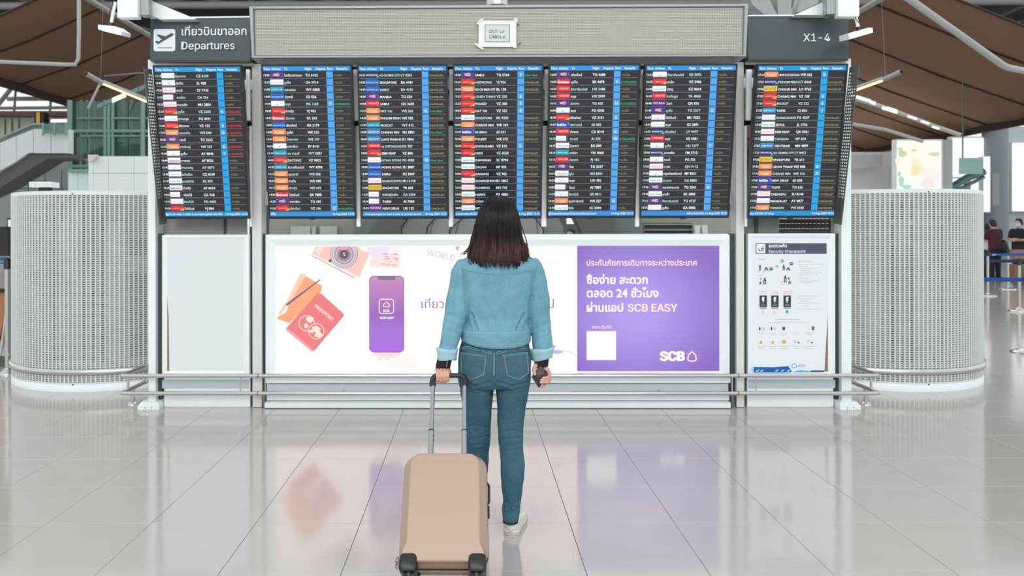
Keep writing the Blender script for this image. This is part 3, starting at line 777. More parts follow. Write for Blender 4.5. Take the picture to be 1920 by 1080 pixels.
# purple side lettering
ptext('ประกันภัยการเดินทางระหว่างประเทศ', 1100, 498, 206, (255, 214, 200), .018); pr.build('lettering', None, ad); pr = MB()
ptext('ซื้อง่าย สะดวก', 1100, 532, 114, (255, 252, 255), .022); pr.build('lettering', None, ad); pr = MB()
ptext('ตลอด 24 ชั่วโมง', 1100, 557, 134, (255, 252, 255), .022); pr.build('lettering', None, ad); pr = MB()
ptext('ผ่านแอป', 1100, 584, 68, (255, 252, 255), .022); pr.build('lettering', None, ad); pr = MB(); ptext('SCB EASY', 1177, 584, 93, (255, 222, 208), .022); pr.build('lettering', None, ad); pr = MB()
ptext('สแกนซื้อที่นี่', 1110, 616, 36, (255, 206, 210), .02); pr.build('lettering', None, ad); pr = MB()
flat(rect(1100, 621, 1155, 675), (250, 252, 252)); pr.build('white_card', None, ad); pr = MB()
ptext('SCB', 1237, 676, 47, (255, 252, 255), .06)
ln([(1289.5, 675), (1290.5, 666), (1297.5, 659), (1304.5, 666), (1305.5, 675), (1301, 677), (1294, 677), (1289.5, 675)], 2.6, (255, 206, 196))
pr.build('bank_logo', None, ad)
# lower bars of the advert cabinet
def fin(x0, x1, y0, y1, yb, dy, m, name='kick_panel'):
    b = MB(); a = P(x0, y0, YC); c = P(x1, y0, YC); z0, z1, zb = Z(y0), Z(y1), Z(yb)
    b.loft([[(x, YC + .03, z0), (x, YC - dy, z1), (x, YC - dy, zb), (x, YC + .03, zb)] for x in (a.x, c.x)], m, smooth=False)
    b.build(name, m, ad)
fin(498, 1368, 704, 708, 717, 0.02, M_white)
fin(502, 1366, 719, 721, 736, -.012, mat('light_grey_panel', (196, 204, 206), rough=.4))  # set-back fin in its own light grey
fin(500, 1367, 737, 739, 750, .004, M_white); fin(498, 1368, 752, 754, 763.4, .028, M_white)
for xx in (494, 1371):
    b = MB(); q = P(xx, 760, YC)
    b.prism([(q.x - .012, 6.07, Z(735)), (q.x + .018, 6.07, Z(735)), (q.x + .02, 6.07, 0), (q.x + .002, 6.07, 0)], (0, .04, 0)); b.build('corner_bracket', M_dsteel, ad)

# blank cabinet on the left
bl = thing('blank_light_box', 'blank pale light box left of the wide advert', 'light box', (X(385), YC + 0.1, 0))
cabinet_body(bl, 304, 467)
frame_ring(bl, (304, 441, 467, 703), (313, 449, 456, 696), YC, .03, M_white, .006)
slab(rect(312, 448, 457, 697), YC + .008, .004, None).build('lit_face', mat('blank_lit_face', (228, 236, 238), rough=.35, emit=.80), bl)
slab([(313, 550), (316, 600), (317, 696), (313, 696)], YC + .004, .003, None).build('bent_edge', mat('brown_board_edge', (150, 108, 72), rough=.7), bl, label='brown warped board edge')
slab(rect(304, 712, 467, 728), YC + .026, .01, None).build('kick_strip', mat('grey_kick_strip', (184, 196, 202), rough=.35), bl)
# security cabinet on the right
se = thing('security_light_box', 'pale light box with the Security Checkpoint poster', 'light box', (X(1485), YC + 0.1, 0))
cabinet_body(se, 1403, 1566, 438)
frame_ring(se, (1403, 438, 1566, 703), (1412, 447, 1553, 697), YC, .03, M_white, .006)
slab(rect(1411, 446, 1556, 698), YC + .009, .004, None).build('backing', mat('brown_board_edge', (150, 108, 72)), se, label='brown board showing behind the curled poster')
slab([(1411, 446), (1556, 446), (1554, 560), (1549, 640), (1546, 697), (1411, 698)], YC + .004, .002, None).build('poster', mat('security_poster', (232, 238, 242), rough=.35, emit=.84), se)
slab(rect(1403, 712, 1566, 728), YC + .026, .01, None).build('kick_strip', mat('grey_kick_strip', (184, 196, 202)), se)
sb = MB(); _yp = YP; YP = YC + .0035
def sflat(pts, c): flat(pts, c, .9, sb)
pts = rrect(1417, 1550, 456, 476, 1.5, 3); sflat(pts, (72, 78, 98))
sflat(rrect(1418.5, 1435, 457.5, 474.5, 2, 4), (238, 246, 246))
for q in ([(1421, 466), (1423, 471), (1433, 471), (1433, 469.5), (1425, 469.5), (1422.5, 465.5)], [(1426, 468), (1430, 463), (1433, 468), (1431, 469), (1430, 466), (1428, 469)], [(1430, 461), (1432, 461), (1432, 463), (1430, 463)]): sflat(q, (50, 60, 66))
ptext('จุดตรวจค้น', 1441, 463.5, 34, (240, 244, 248), .02, mb=sb); ptext('Security Checkpoint', 1441, 474, 69, (240, 244, 248), .0, mb=sb)
def bottle(x, y, h=11, w=4):
    sflat([(x, y), (x, y - h * .6), (x + w * .3, y - h * .8), (x + w * .3, y - h), (x + w * .7, y - h), (x + w * .7, y - h * .8), (x + w, y - h * .6), (x + w, y)], (40, 44, 46)); sflat(rect(x + w * .35, y - h * .5, x + w * .65, y - h * .1), (225, 232, 236))
def jar(x, y, w=7): sflat([(x, y), (x, y - 3), (x + w * .3, y - 4.5), (x + w * .3, y - 6), (x + w * .7, y - 6), (x + w * .7, y - 4.5), (x + w, y - 3), (x + w, y)], (40, 44, 46)); sflat(rect(x + 1.5, y - 2.6, x + w - 1.5, y - 1.6), (225, 232, 236))
def ball(x, y, r=3.6): sflat([(x + r * math.cos(2 * PI * k / 14), y + r * .85 * math.sin(2 * PI * k / 14)) for k in range(14)], (44, 48, 50)); sflat(rect(x - r * .8, y - .5, x + r * .8, y + .4), (225, 232, 236))
sb.build('poster_header', None, se); sb = MB()
bottle(1423, 507); jar(1433, 507); ball(1446, 504); bottle(1467.5, 507); jar(1474.5, 507); ball(1484, 494.5)
sflat([(1453, 498.7), (1457, 498.7), (1457, 496.8), (1460, 499.5), (1457, 502), (1457, 500.3), (1453, 500.3)], (40, 180, 140))
for x, y in ((1422, 509), (1431, 509.5), (1441, 509)): ringp(x + 1, y, 1.8, .6, (60, 190, 150), 10, mb=sb)
disc_k = [(1467 + 3.4 * math.cos(2 * PI * k / 16), 489.5 + 3.4 * math.sin(2 * PI * k / 16)) for k in range(16)]; sflat(disc_k, (50, 180, 140)); sflat([(1465, 489), (1466.6, 491.5), (1470, 487), (1466.6, 489.8)], (245, 250, 250))
bottle(1431.5, 533, 13, 5); jar(1424, 533, 3.5); sflat([(1425, 524), (1426.4, 520.5), (1428, 524)], (50, 54, 56)); bottle(1470, 529, 13, 5); jar(1478, 532, 5); sflat([(1477, 524), (1479, 519), (1481, 524)], (50, 54, 56))
ringp(1468, 531, 3.4, .7, (226, 120, 130), 16, mb=sb); ringp(1424.5, 533, 1.8, .5, (226, 120, 130), 10, mb=sb)
for i, x in enumerate((1424, 1446, 1469)):
    sflat(rect(x, 554, x + 14, 576), (42, 54, 54)); sflat([(x + 5, 557), (x + 10, 557), (x + 8, 562), (x + 9.5, 562), (x + 6, 570), (x + 6.5, 564), (x + 4.5, 564)], (232, 240, 240)); sflat(rect(x + 1, 577, x + 13, 579.5), (160, 166, 170)); sflat(rect(x + 3, 571.5, x + 11, 572.5), (170, 180, 180))
    if i < 2: ringp(x + 6.5, 586, 2.7, .7, (230, 110, 120), 14, mb=sb)
    else: sflat([(x + 6.5 + 3 * math.cos(2 * PI * k / 14), 584.5 + 3 * math.sin(2 * PI * k / 14)) for k in range(14)], (50, 180, 140))
sb.build('pictogram_print', None, se, kind='stuff'); sb = MB()
rr = random.Random(5)
def tl(x0, x1, y, c=(186, 190, 196), h=.9): # lines of small print
    x = x0
    while x < x1:
        w = rr.uniform(2, 6); sflat(rect(x, y, min(x + w, x1), y + h), c); x += w + rr.uniform(.6, 1.2)
for x0, x1, y in ((1422, 1433, 486), (1422, 1432, 516)): tl(x0, x1, y, (150, 156, 160))
for x0, x1, y in ((1496, 1526, 490), (1498, 1545, 495), (1498, 1515, 499), (1501, 1532, 503), (1500, 1520, 506.5), (1499, 1540, 510), (1499, 1534, 514), (1498, 1506, 519), (1501, 1516, 522), (1500, 1537, 526), (1500, 1526, 529), (1497, 1536, 555), (1496, 1532, 559), (1500, 1520, 563), (1496, 1538, 568), (1508, 1518, 574), (1493, 1540, 579)): tl(x0, x1, y)
for x0, x1, y, in ((1422, 1440, 546), (1424, 1438, 549.5), (1450, 1459, 546), (1449, 1460, 549.5), (1470, 1486, 546), (1470, 1486, 549.5), (1453, 1500, 599), (1440, 1512, 604.5)): tl(x0, x1, y, (224, 150, 156))
for i, x in enumerate((1427, 1449, 1470, 1493, 1518)):
    w = 9 if i < 4 else 14
    sflat([(x - 4, 619), (x - 4, 615), (x - 2.5, 612), (x - 1, 615), (x - 1, 619)], (54, 58, 60)) if i in (0, 1) else sflat(rect(x - 3, 613, x + 2, 619), (64, 68, 70)) if i == 2 else ln([(x - 5, 613), (x - 1, 618), (x + 5, 617)], .9, (120, 124, 130)) if i == 3 else sflat(rect(x + 4, 612, x + 9, 619), (90, 94, 98))
    if i < 2: ringp(x + 4, 616, 2.4, .8, (224, 110, 120), 10, mb=sb)
    tl(x - w * .7, x + w * .7, 623.5); tl(x - w * .5, x + w * .5, 626.5)
    if i < 3: sflat([(x - 3.5, 644.5), (x, 637.5), (x + 3.5, 644.5)], (222, 190, 40)) if i < 2 else sflat([(x + 4 * math.cos(2 * PI * k / 14), 641 + 4 * math.sin(2 * PI * k / 14)) for k in range(14)], (210, 190, 60)); sflat(rect(x - .6, 640, x + .6, 643), (80, 76, 40))
    if i >= 3: ringp(x - 2, 640, 2.5, .6, (120, 124, 128), 10, mb=sb); sflat(rect(x + 3, 641, x + 6, 644), (70, 74, 78))
    tl(x - w, x + w, 649); tl(x - w * .6, x + w * .6, 652.5)
sflat([(1413, 688), (1450, 688.5), (1478, 686.5), (1484, 695), (1484, 698), (1413, 698)], (20, 88, 170))
for x in (1416, 1424, 1452, 1463, 1474): sflat([(x, 697), (x + 4, 693), (x + 9, 693), (x + 5, 697)], (120, 200, 236))
sflat([(1484, 697.5), (1500, 694), (1520, 696), (1520, 697.8)], (60, 170, 214)); sflat(rect(1520, 694.5, 1546, 697.5), (44, 66, 120))
ringp(1489, 686, 5, 1.8, (90, 180, 214), 18, 1.1, mb=sb); ptext('AOT', 1496, 688, 14, (120, 140, 180), .02, mb=sb)
sb.build('small_print', None, se, kind='stuff'); YP = _yp

# ------------------------------------------------------------------ flight screens
LOGO = {'W': ('e8ebf2', 'b0b4c0', ''), 'O': ('f58a50', 'fbd8c4', ''), 'R': ('e3252b', 'f6b8a8', ''), 'E': ('d8203c', 'ffffff', 'Emirates'), 'T': ('4a3790', 'f0a080', ''),
        'C': ('1d93b0', '9cd4dc', ''), 'B': ('1565c8', 'bcd8f8', ''), 'I': ('1a49b8', 'ffffff', 'IndiGo'), 'Y': ('e2c33c', '9a8430', ''), 'N': ('1c2a60', 'd8dcf0', ''),
        'P': ('f0dce6', 'd88aa8', ''), 'A': ('e6e6ee', '3a4468', 'AIRFRANCE'), 'V': ('5a2a80', 'e6c0f0', ''), 'H': ('e01a30', 'fbc8c4', ''), 'K': ('e8f2f0', '50707c', ''), 'S': ('2f86c4', 'd8ecf8', '')}
LT = {'O': 'air smile', 'R': 'vietjetAir.com', 'H': '* AIRLINES', 'C': 'OMAN AIR', 'B': 'BANGKOK AIR', 'N': 'BANGKOK', 'W': 'CHINA SOUTHERN', 'P': 'CHINA EASTERN', 'K': 'Cathay Pacific', 'Y': 'scoot', 'S': 'AEROFLOT', 'V': 'VISTARA'}
rows1 = """13:15|W|กุ้ยหยาง|CZ 8109||y
13:20|W|ปักกิ่ง|SL 928||y
13:20|P|กระบี่|SY 7745||y
13:25|w|หางโจว|CA 754||y
13:25|P|หนานจิง|MU 2804||y
13:25|R|ภูเก็ต|VZ 2200|E|r
13:30|W|เกาะสมุย|PG 4391||y
13:30|R|เชียงราย|VZ 132|E|r
13:35|O|ขอนแก่น|WE 044|D|r
13:35|T|กระบี่|TG 2263||y
13:35|O|หาดใหญ่|WE 253|D|r
13:40|W|ภูเก็ต|AY 8846|F|r
13:40|A|พาราณ|AF 8026||y
13:40|W|พนมเปญ|AY 8873||y
13:45|W|กว่างโจว|CZ 8109||y
13:45|K|เทอร์มินัล|KL 876||
13:45|A|ย่างกุ้ง|AF 8018||y
13:50|w|เซี่ยงไฮ้|CA 768||y
13:50|W|สิงคโปร์|PG 4405||y
13:50|R|โฮจิมินห์|VJ 884||y"""
rows2 = """13:55|T|โตเกียวฮาเนดะ|TG 6102||y
13:55|W|ภูเก็ต|GA 9714||y
13:55|C|ลอนดอน|WY 5858||y
14:00|B|นิวเดลี|GS 026||y
14:00|W|สมุย|PG 1163|F|g
14:00|R|ย่างกุ้ง|VJ 902||y
14:05|E|ฮ่องกง|EK 384||y
14:05|B|เชียงใหม่|BA 2179||y
14:05|O|ภูเก็ต|WE 215||y
14:05|O|โกลกาตา|WE 347||y
14:10|W|จาการ์ตา|EY 8141||y
14:10|C|via การาจี|WY 5857||y
14:10|R|DATONG|VZ 9822||y
14:15|C|กัวลาลัมเปอร์|WY 8790||y
14:15|O|อุดรธานี|WE 006||y
14:15|O|มาเก๊า|WE 588||y
14:15|O|ย่างกุ้ง|WE 642||y
14:20|E|โฮจิมินห์|EK 7888||y
14:20|T|จาการ์ตา|TG 435||y
14:20|R|เชียงใหม่|VZ 106|E|g"""
rows3 = """14:25|N|HO CHI MINH CITY|LY 8351||c
14:30|B|SINGAPORE|BA 4181||c
14:30|B|SAMUI|BA 4191||c
14:30|T|MANILA|TG 624||c
14:35|H|SAMUI|HX 3605||c
14:35|O|HAT YAI|WE 265|G|o
14:35|O|PHNOM PENH|WE 582||c
14:35|C|MUSCAT|WY 812||c
14:40|S|CHIANG MAI|VN 3801|F|o
14:40|S|LUANG PRABANG|SU 3866||c
14:50|H|via CHITTAGONG|RX 787||c
14:50|R|SIEM REAP|VZ 806||c
15:00|W|HONG KONG|PG 4585|N|o
15:00|B|HONG KONG|SU 3887||c
15:00|B|SAMUI|SU 3907||c
15:05|P|GUANGZHOU|MU 6198||c
15:05|Y|SINGAPORE|TR 605||c
15:05|w|SHENZHEN|CA 3504||c
15:10|w|TAIPEI|AI 7058||
15:15|V|NEW DELHI|UK 122||c"""
rows4 = """15:20|T|SAMUI|TG 5764|F|o
15:20|R|HAIPHONG|VJ 906||c
15:25|O|HO CHI MINH CITY|BL 130||c
15:25|R|UDON THANI|VZ 202|E|
15:25|R|PHUKET|VZ 300|F|
15:25|R|HAT YAI|VZ 322|E|
15:30|K|SINGAPORE|MS 9205||c
15:30|O|CHIANG MAI|WE 164||c
15:40|I|MUMBAI|6E 057||c
15:40|O|PHUKET|WE 275||c
15:45|R|KHON KAEN|VZ 212|E|
15:50|R|HEFEI|VZ 8528||c
15:50|K|SHANGHAI|SC 8704||c
15:50|K|DALIAN|MF 886||c
15:50|R|DANANG|VZ 962||c
15:50|P|GUANGZHOU|EU 2862||c
15:50|P|KUNMING|MU 742||c
15:55|K|HANOI|PG 4885||c
15:55|O|CHIANG RAI|WE 132||c
16:00|K|HONG KONG|CX 616||c"""
rows5 = """16:00|T|เชียงใหม่|TG 4688||y
16:00|E|ภูเก็ต|EK 4478|F|g
16:20|H|กัวลาลัมเปอร์|HX 3488||y
16:20|H|สมุย|HX 3309||y
16:10|T|ฮ่องกง|TG 608|H|g
16:00|W|สมุย|PG 4308||y
16:10|R|เชียงใหม่|VZ 2101|E|
16:05|I|บังกาลอร์|6E 082||y
16:10|H|ฮ่องกง|CX 8310|K|y
16:10|w|นิวเดลี|AI 335|W|g
16:15|K|โอซากา|BG 089||y
16:15|C|มานิลา|VN 3068||y
16:15|H|ฮ่องกง|PJ 152||y
16:15|T|โซล|TG 2537||y
16:20|K|ดูไบ|KH 8501||y
16:20|W|สมุย|UO 781||y
16:25|w|ไทเป|AI 7083||y
16:25|W|สิงคโปร์|GE 8811||y
16:25|O|อุบลราชธานี|WE 327|D|
16:30|K|ปีนัง|SC 5084||y"""
rows6 = """16:35|W|กัวลาลัมเปอร์|GS 3052||y
16:35|R|ดานัง|VZ 3906||y
16:40|K|เฉิงตู|CZ 8064||y
16:40|H|อิสตันบูล|TK 4868||y
16:45|V|โดฮา|QR 836||y
16:45|T|ภูเก็ต|TG 2217|C|
16:50|W|โฮจิมินห์|MU 9252||y
16:50|W|สมุย|GS 2891||y
16:55|N|เชียงใหม่|LY 9477||y
17:00|H|สมุย|KE 9081||y
17:00|W|ภูเก็ต|HU 1377|F|
17:00|N|มาเลเซีย|FM 3712||y
17:05|W|กระบี่|PG 751||y
17:05|P|ดานัง|QH 9112||y
17:05|W|กรุงเวียงจันทน์|MF 8521||y
17:05|K|ฮานอย|GA 8882||y
17:10|T|หลวงพระบาง|TG 2241|D|
17:15|K|มาเก๊า|EK 3808||y
17:15|T|กัวลาลัมเปอร์|TG 4727||y
17:15|W|ภูเก็ต|GA 8882||y"""
rows7 = """17:15|O|UBON RATCHATHANI|WE 022|D|
17:20|N|PHNOM PENH|LY 8468||c
17:20|Y|CHIANG MAI|LH 9762||c
17:20|R|CHIANG MAI|VZ 108|E|
17:20|R|PHUKET|VZ 332|E|
17:25|S|TAIPEI|CI 836|J|
17:25|W|HONG KONG|PG 4507||c
17:25|K|SEOUL|JL 5736||c
17:25|P|SIEM REAP|QR 5061||c
17:25|W|YANGON|MF 804||c
17:25|S|VIENTIANE|MH 4809||c
17:25|N|HO CHI MINH CITY|LY 8413||c
17:25|Y|SINGAPORE|TR 611||c
17:30|O|UDON THANI|WE 008|D|
17:30|O|CHIANG MAI|WE 116|D|
17:40|I|NEW DELHI|6E 058||c
17:45|T|TAIPEI|TG 636||c
17:45|P|CHENGDU|3U 8148||c
17:50|W|MANDALAY|AY 8877||c
17:50|O|YANGON|WE 0308||c"""
YB, YT = 6.00, 5.79
SCR = [((288, 122), (455, 122), (306, 410.5), (466, 410), rows1, 'ngers to wear a mask to protect against the CO', '16 Aug 2020 13:12', 'first flight screen from the left, rows in Thai with red gate remarks', 0),
       ((490, 120.5), (661, 120), (503.5, 410.5), (667, 410), rows2, 'ากัน', '16 Aug 2020 13:12', 'second flight screen from the left, under the left end of the silver display', 0),
       ((671, 120.5), (841, 120), (676, 410), (840, 410), rows3, '- of all passengers to wear a mask to prevent spread', '16 Aug 2020 13:12', 'third flight screen from the left, rows in English with bright CANCELLED remarks', 0),
       ((850, 120), (1021, 119.5), (850, 410), (1014, 409.5), rows4, 'มาตรการป้องกันโรค', '16 Aug 2020 13:12', 'middle flight screen, its lower edge hidden by the head of the woman', 0),
       ((1029, 119.5), (1202, 119), (1025, 409.5), (1190, 409), rows5, 'ผู้โดยสารโปรดสวมหน้ากากอนามัยตลอดเวลา', '16 Aug 2020 13:12', 'third flight screen from the right, just right of the head of the woman', 0),
       ((1210, 119.5), (1384, 119), (1199, 409), (1366, 409), rows6, '', 'หน้ากากอนามัย 16 Aug 2020 13:12', 'second flight screen from the right, under the right end of the silver display', 0),
       ((1420, 120), (1591, 119), (1402, 409.5), (1566, 408.5), rows7, 'the COVID-19 virus.', '16 Aug 2020 13:12', 'last flight screen on the right, rows in English under the X1-4 sign', 0)]
M_pan_d = mat('dark_display_glass', (20, 22, 27), rough=0.16, spec=0.6, emit=0.0)
M_pan_d.node_tree.nodes['Principled BSDF'].inputs['Emission Color'].default_value = lin((38, 40, 47)); M_pan_d.node_tree.nodes['Principled BSDF'].inputs['Emission Strength'].default_value = 0.35; M_pan_d.cycles.emission_sampling = 'NONE'
def sg(c, s=1.0):
    m = glow(c, s); m.node_tree.nodes['Principled BSDF'].inputs['Roughness'].default_value = .2; return m
for si, (TL, TR, BL, BR, rows, foot, date, label, _) in enumerate(SCR):
    tl_, tr_, bl_, br_ = P(*TL, YT), P(*TR, YT), P(*BL, YB), P(*BR, YB)
    xl = (tl_.x + bl_.x) / 2; xr = (tr_.x + br_.x) / 2; zt = (tl_.z + tr_.z) / 2; zb = (bl_.z + br_.z) / 2
    Wd = xr - xl; V = Vector((0, YT - YB, zt - zb)); Hh = V.length; V.normalize(); U = Vector((1, 0, 0)); N = V.cross(U) * -1
    if N.y > 0: N = -N
    O = Vector((xl, YB, zb))
    root = thing('flight_screen', label, 'screen', tuple(O + U * Wd / 2), 'flight screens on the board')
    def S(u, v, n=0.0): return O + U * (u * Wd) + V * ((1 - v) * Hh) + N * n
    def sbox(mb, u0, v0, u1, v1, n0, n1, m=None): mb.prism([S(u0, v0, n1), S(u1, v0, n1), S(u1, v1, n1), S(u0, v1, n1)], -N * (n1 - n0), m)
    b = MB(); sbox(b, .005, .005, .995, .995, -.075, -.006); b.build('housing', M_black, root)
    b = MB()
    eu, ev = .018, .011
    for q in ((0, 0, 1, ev), (0, 1 - ev * 1.3, 1, 1), (0, ev, eu, 1 - ev * 1.3), (1 - eu, ev, 1, 1 - ev * 1.3)): sbox(b, *q, -.03, .002)
    b.build('bezel', M_bezel, root, kind='stuff')
    b = MB(); sbox(b, eu, ev, 1 - eu, 1 - ev * 1.3, -.006, -.002); b.build('display_panel', M_pan_d, root)
    b = MB(); sbox(b, .46, 1.0, .52, 1.006, -.02, -.005); b.build('sensor_tab', M_black, root)
    b = MB(); sbox(b, .3, .40, .7, .62, -.16, -.075); b.build('wall_mount', M_dsteel, root)
    c = MB(); n1, n2, n3 = -.0016, -.0012, -.0008
    def q(u0, v0, u1, v1, m, n=n1): c.add([S(u0, v0, n), S(u1, v0, n), S(u1, v1, n), S(u0, v1, n)], [(0, 3, 2, 1)], m)
    def tx(s, u, v, m, wu=None, hv=None, al='L', bold=.02, n=n2, fit=None):
        if not s: return
        text(c, s, S(u, v, n), U, V, m, width=wu * Wd if wu else None, height=hv * Hh if hv else None, align=al, res=2, bold=bold, fit=fit * Wd if fit else None)
    blue = sg((38, 140, 214) if 0 < si < 6 else (10, 146, 212)); sky = sg((70, 160, 232) if 0 < si < 6 else (10, 158, 226)); white = sg((232, 240, 244)); cyan = sg((190, 224, 226))
    yel = sg((160, 154, 78)); red = sg((222, 30, 40)); grn = sg((22, 176, 110)); lnm = sg((132, 130, 138)); amb = sg((142, 130, 76))
    q(eu, .013, 1 - eu, .042, blue)
    for s, u in (('Time', .025), ('Airlines', .11), ('To', .25), ('Flight', .48), ('Departs', .60), ('Row', .728), ('Remarks', .83)):
        tx(s, u, .0355, white, hv=.0195, bold=.02)
    rl = rows.split('\n'); v0, v1 = .044, .951; dv = (v1 - v0) / 20
    for k, r in enumerate(rl):
        ti, lg, to, fn, gt, rm = r.split('|'); y0 = v0 + k * dv; y1 = y0 + dv; base = y1 - dv * .27
        q(eu, y1 - .0016, 1 - eu - .01, y1 + .0006, lnm)
        tm_ = cyan if (k * 7 + si * 3) % 5 < 2 else white
        tx(ti, .022, base - dv * .06, tm_, wu=.064)
        small = lg == 'w'; L = 'P' if small else lg
        u0, u1 = .090, (.205 if small else .238)
        bc, tc_, word = LOGO[L]
        if small: bc = 'e8ebf2'
        q(u0, y0 + dv * .12, u1, y1 - dv * .16, sg(bc))
        if L == 'T':
            for du, dd, ru, rv, cc in ((-.016, .02, .023, .0075, 'f0b0a8'), (-.017, .02, .014, .0040, '6a4aa0'), (.014, -.01, .019, .0105, 'eeaaa6'), (.016, -.01, .010, .0060, '7a4aa0'), (.002, .03, .010, .0035, 'f4c070'), (.026, .02, .006, .004, 'f0a060'), (-.012, .02, .007, .0018, 'f8d8c0')):
                cu, cv = (u0 + u1) / 2 + du, (y0 + y1) / 2 - dv * .02
                c.add([S(cu + ru * math.cos(2 * PI * i / 14), cv + rv * math.sin(2 * PI * i / 14), n2 + .0001) for i in range(14)], [tuple(range(13, -1, -1))], sg(cc))
        elif word:
            tx(word, (u0 + u1) / 2 - (.012 if word == 'IndiGo' else 0), y1 - dv * .30, sg(tc_), wu=(.10 if word == 'IndiGo' else .125), al='C', bold=.03)
            if word == 'IndiGo': c.add([S(.222, y0 + dv * .25, n2), S(.232, y0 + dv * .2, n2), S(.226, y1 - dv * .25, n2)], [(0, 1, 2)], sg('7aa0e8'))
        else:
            if L in 'W' and (k + si) % 2: # slanted stroke mark
                cu = u0 + .06; c.add([S(cu, y1 - dv * .28, n2), S(cu + .008, y1 - dv * .28, n2), S(cu + .03, y0 + dv * .3, n2)], [(0, 1, 2)], sg('50545e')); tx('BANGKOK AIR', u0 + .045, y1 - dv * .25, sg('a8acb8'), wu=.07, bold=0)
            else:
                tx(LT.get(L, 'AIR CHINA'), (u0 + u1) / 2, y1 - dv * (.42 if L in 'ORH' else .36), sg(tc_), wu=(u1 - u0) * (.72 if L in 'OR' else .86), al='C', bold=.02)
        if L == 'R': c.add([S(u1, y0 + dv * .5, n2), S(u1, y1 - dv * .16, n2), S(u1 - .055, y1 - dv * .16, n2), S(u1 - .02, y1 - dv * .32, n2)], [(0, 1, 2, 3)], sg('f2c060'))
        if L == 'N': c.add([S(u1, y0 + dv * .55, n2), S(u1, y1 - dv * .16, n2), S(u1 - .03, y1 - dv * .16, n2)], [(0, 1, 2)], sg('60b4e8'))
        if L == 'O': q((u0 + u1) / 2 - .03, y1 - dv * .36, (u0 + u1) / 2 + .045, y1 - dv * .26, sg('fbd8c4'), n2)
        if small:
            for a_ in range(5): q(.214 + .004 * (a_ % 2), y0 + dv * (.25 + .1 * a_), .219 + .008 * (a_ % 2), y0 + dv * (.29 + .1 * a_), sg('9a9ca4'), n2)
        th = any(ord(ch) > 3000 for ch in to)
        tx(to, .246, base, tm_, hv=.0205 if th else .0205, bold=.014 if th else .02, fit=.226)
        tx(fn, .482, base, tm_, hv=.0225)
        q(.714, y0 + dv * .06, .787, y1 - dv * .10, sky)
        if gt: tx(gt, .752, base, white, hv=.0235, al='C', n=n3)
        if rm == 'y': tx('ยกเลิก', .802, base, amb, hv=.020, bold=.01)
        elif rm == 'r': tx('เคาน์เตอร์ปิด', .795, base, red, wu=.165)
        elif rm == 'g': tx('เคาน์เตอร์เปิด', .795, base, grn, wu=.17)
        elif rm == 'c': tx('CANCELLED', .792, base, yel, wu=.158, bold=.01)
        elif rm == 'o': tx('Ch-in Open', .794, base, grn, wu=.14, bold=.03)
    q(eu, .954, 1 - eu, .983, blue)
    tx(foot, .022, .9745, white, wu=(min(.66, .0145 * len(foot)) if foot else None), bold=.015); tx(date, .975, .9745, white, hv=.019, al='R', bold=.015)
    c.build('screen_print', None, root)

# perforated side wings
M_perf = mat('grey_perforated_metal', (108, 114, 112), rough=.45, metal=.3)
for side, xt, label in ((-1, 272, 'perforated metal wing beside the first flight screen'), (1, 1606, 'perforated metal wing beside the last flight screen')):
    top = P(xt, 128 if side < 0 else 124, 5.72); bot = P(xt + (-side) * 27 + (2 if side < 0 else -2), 422, 6.0)
    top.x = (top.x + bot.x) / 2; bot.x = top.x
    A = Vector((top.x, 5.70, top.z)); Bv = Vector((top.x, 5.98, bot.z)); dpt = 0.145
    W_ = Vector((0, 1, .12)).normalized() * dpt; Lh = (Bv - A)
    root = thing('perforated_wing', label, 'panel', tuple(Bv))
    b = MB(); nx, nz = 4, 40; th = Vector((side * .004, 0, 0))
    def grid(i, j, o=(0, 0)): return A + W_ * ((i + .5 + o[0]) / nx * .86 + .07) + Lh * ((j + .5 + o[1]) / nz * .80 + .03)
    hx, hz = .27, .27
    for i in range(nx):
        for j in range(nz):
            oq = [grid(i, j, o) for o in ((-.5, -.5), (.5, -.5), (.5, .5), (-.5, .5))]
            iq = [grid(i, j, (hx * math.cos(a) * 1.1, hz * math.sin(a) * 1.1)) for a in (math.radians(t) for t in (225, 270, 315, 0, 45, 90, 135, 180))]
            vs = oq + iq
            b.add(vs, [(0, 4, 5), (0, 5, 1), (1, 5, 6), (1, 6, 7), (1, 7, 2), (2, 7, 8), (2, 8, 9), (2, 9, 3), (3, 9, 10), (3, 10, 11), (3, 11, 0), (0, 11, 4)])
    def stripq(a0, a1, b0, b1):
        b.prism([A + W_ * a0 + Lh * b0, A + W_ * a1 + Lh * b0, A + W_ * a1 + Lh * b1, A + W_ * a0 + Lh * b1], th)
    stripq(0, .07, 0, 1); stripq(.93, 1, 0, 1); stripq(.07, .93, 0, .03); stripq(.07, .93, .83, 1)
    b.build('perforated_sheet', M_perf, root)
    b = MB(); b.box(A.x - side * .05, A.x, 6.0, 6.1, A.z - .5, A.z - .46); b.build('bracket', M_perf, root)

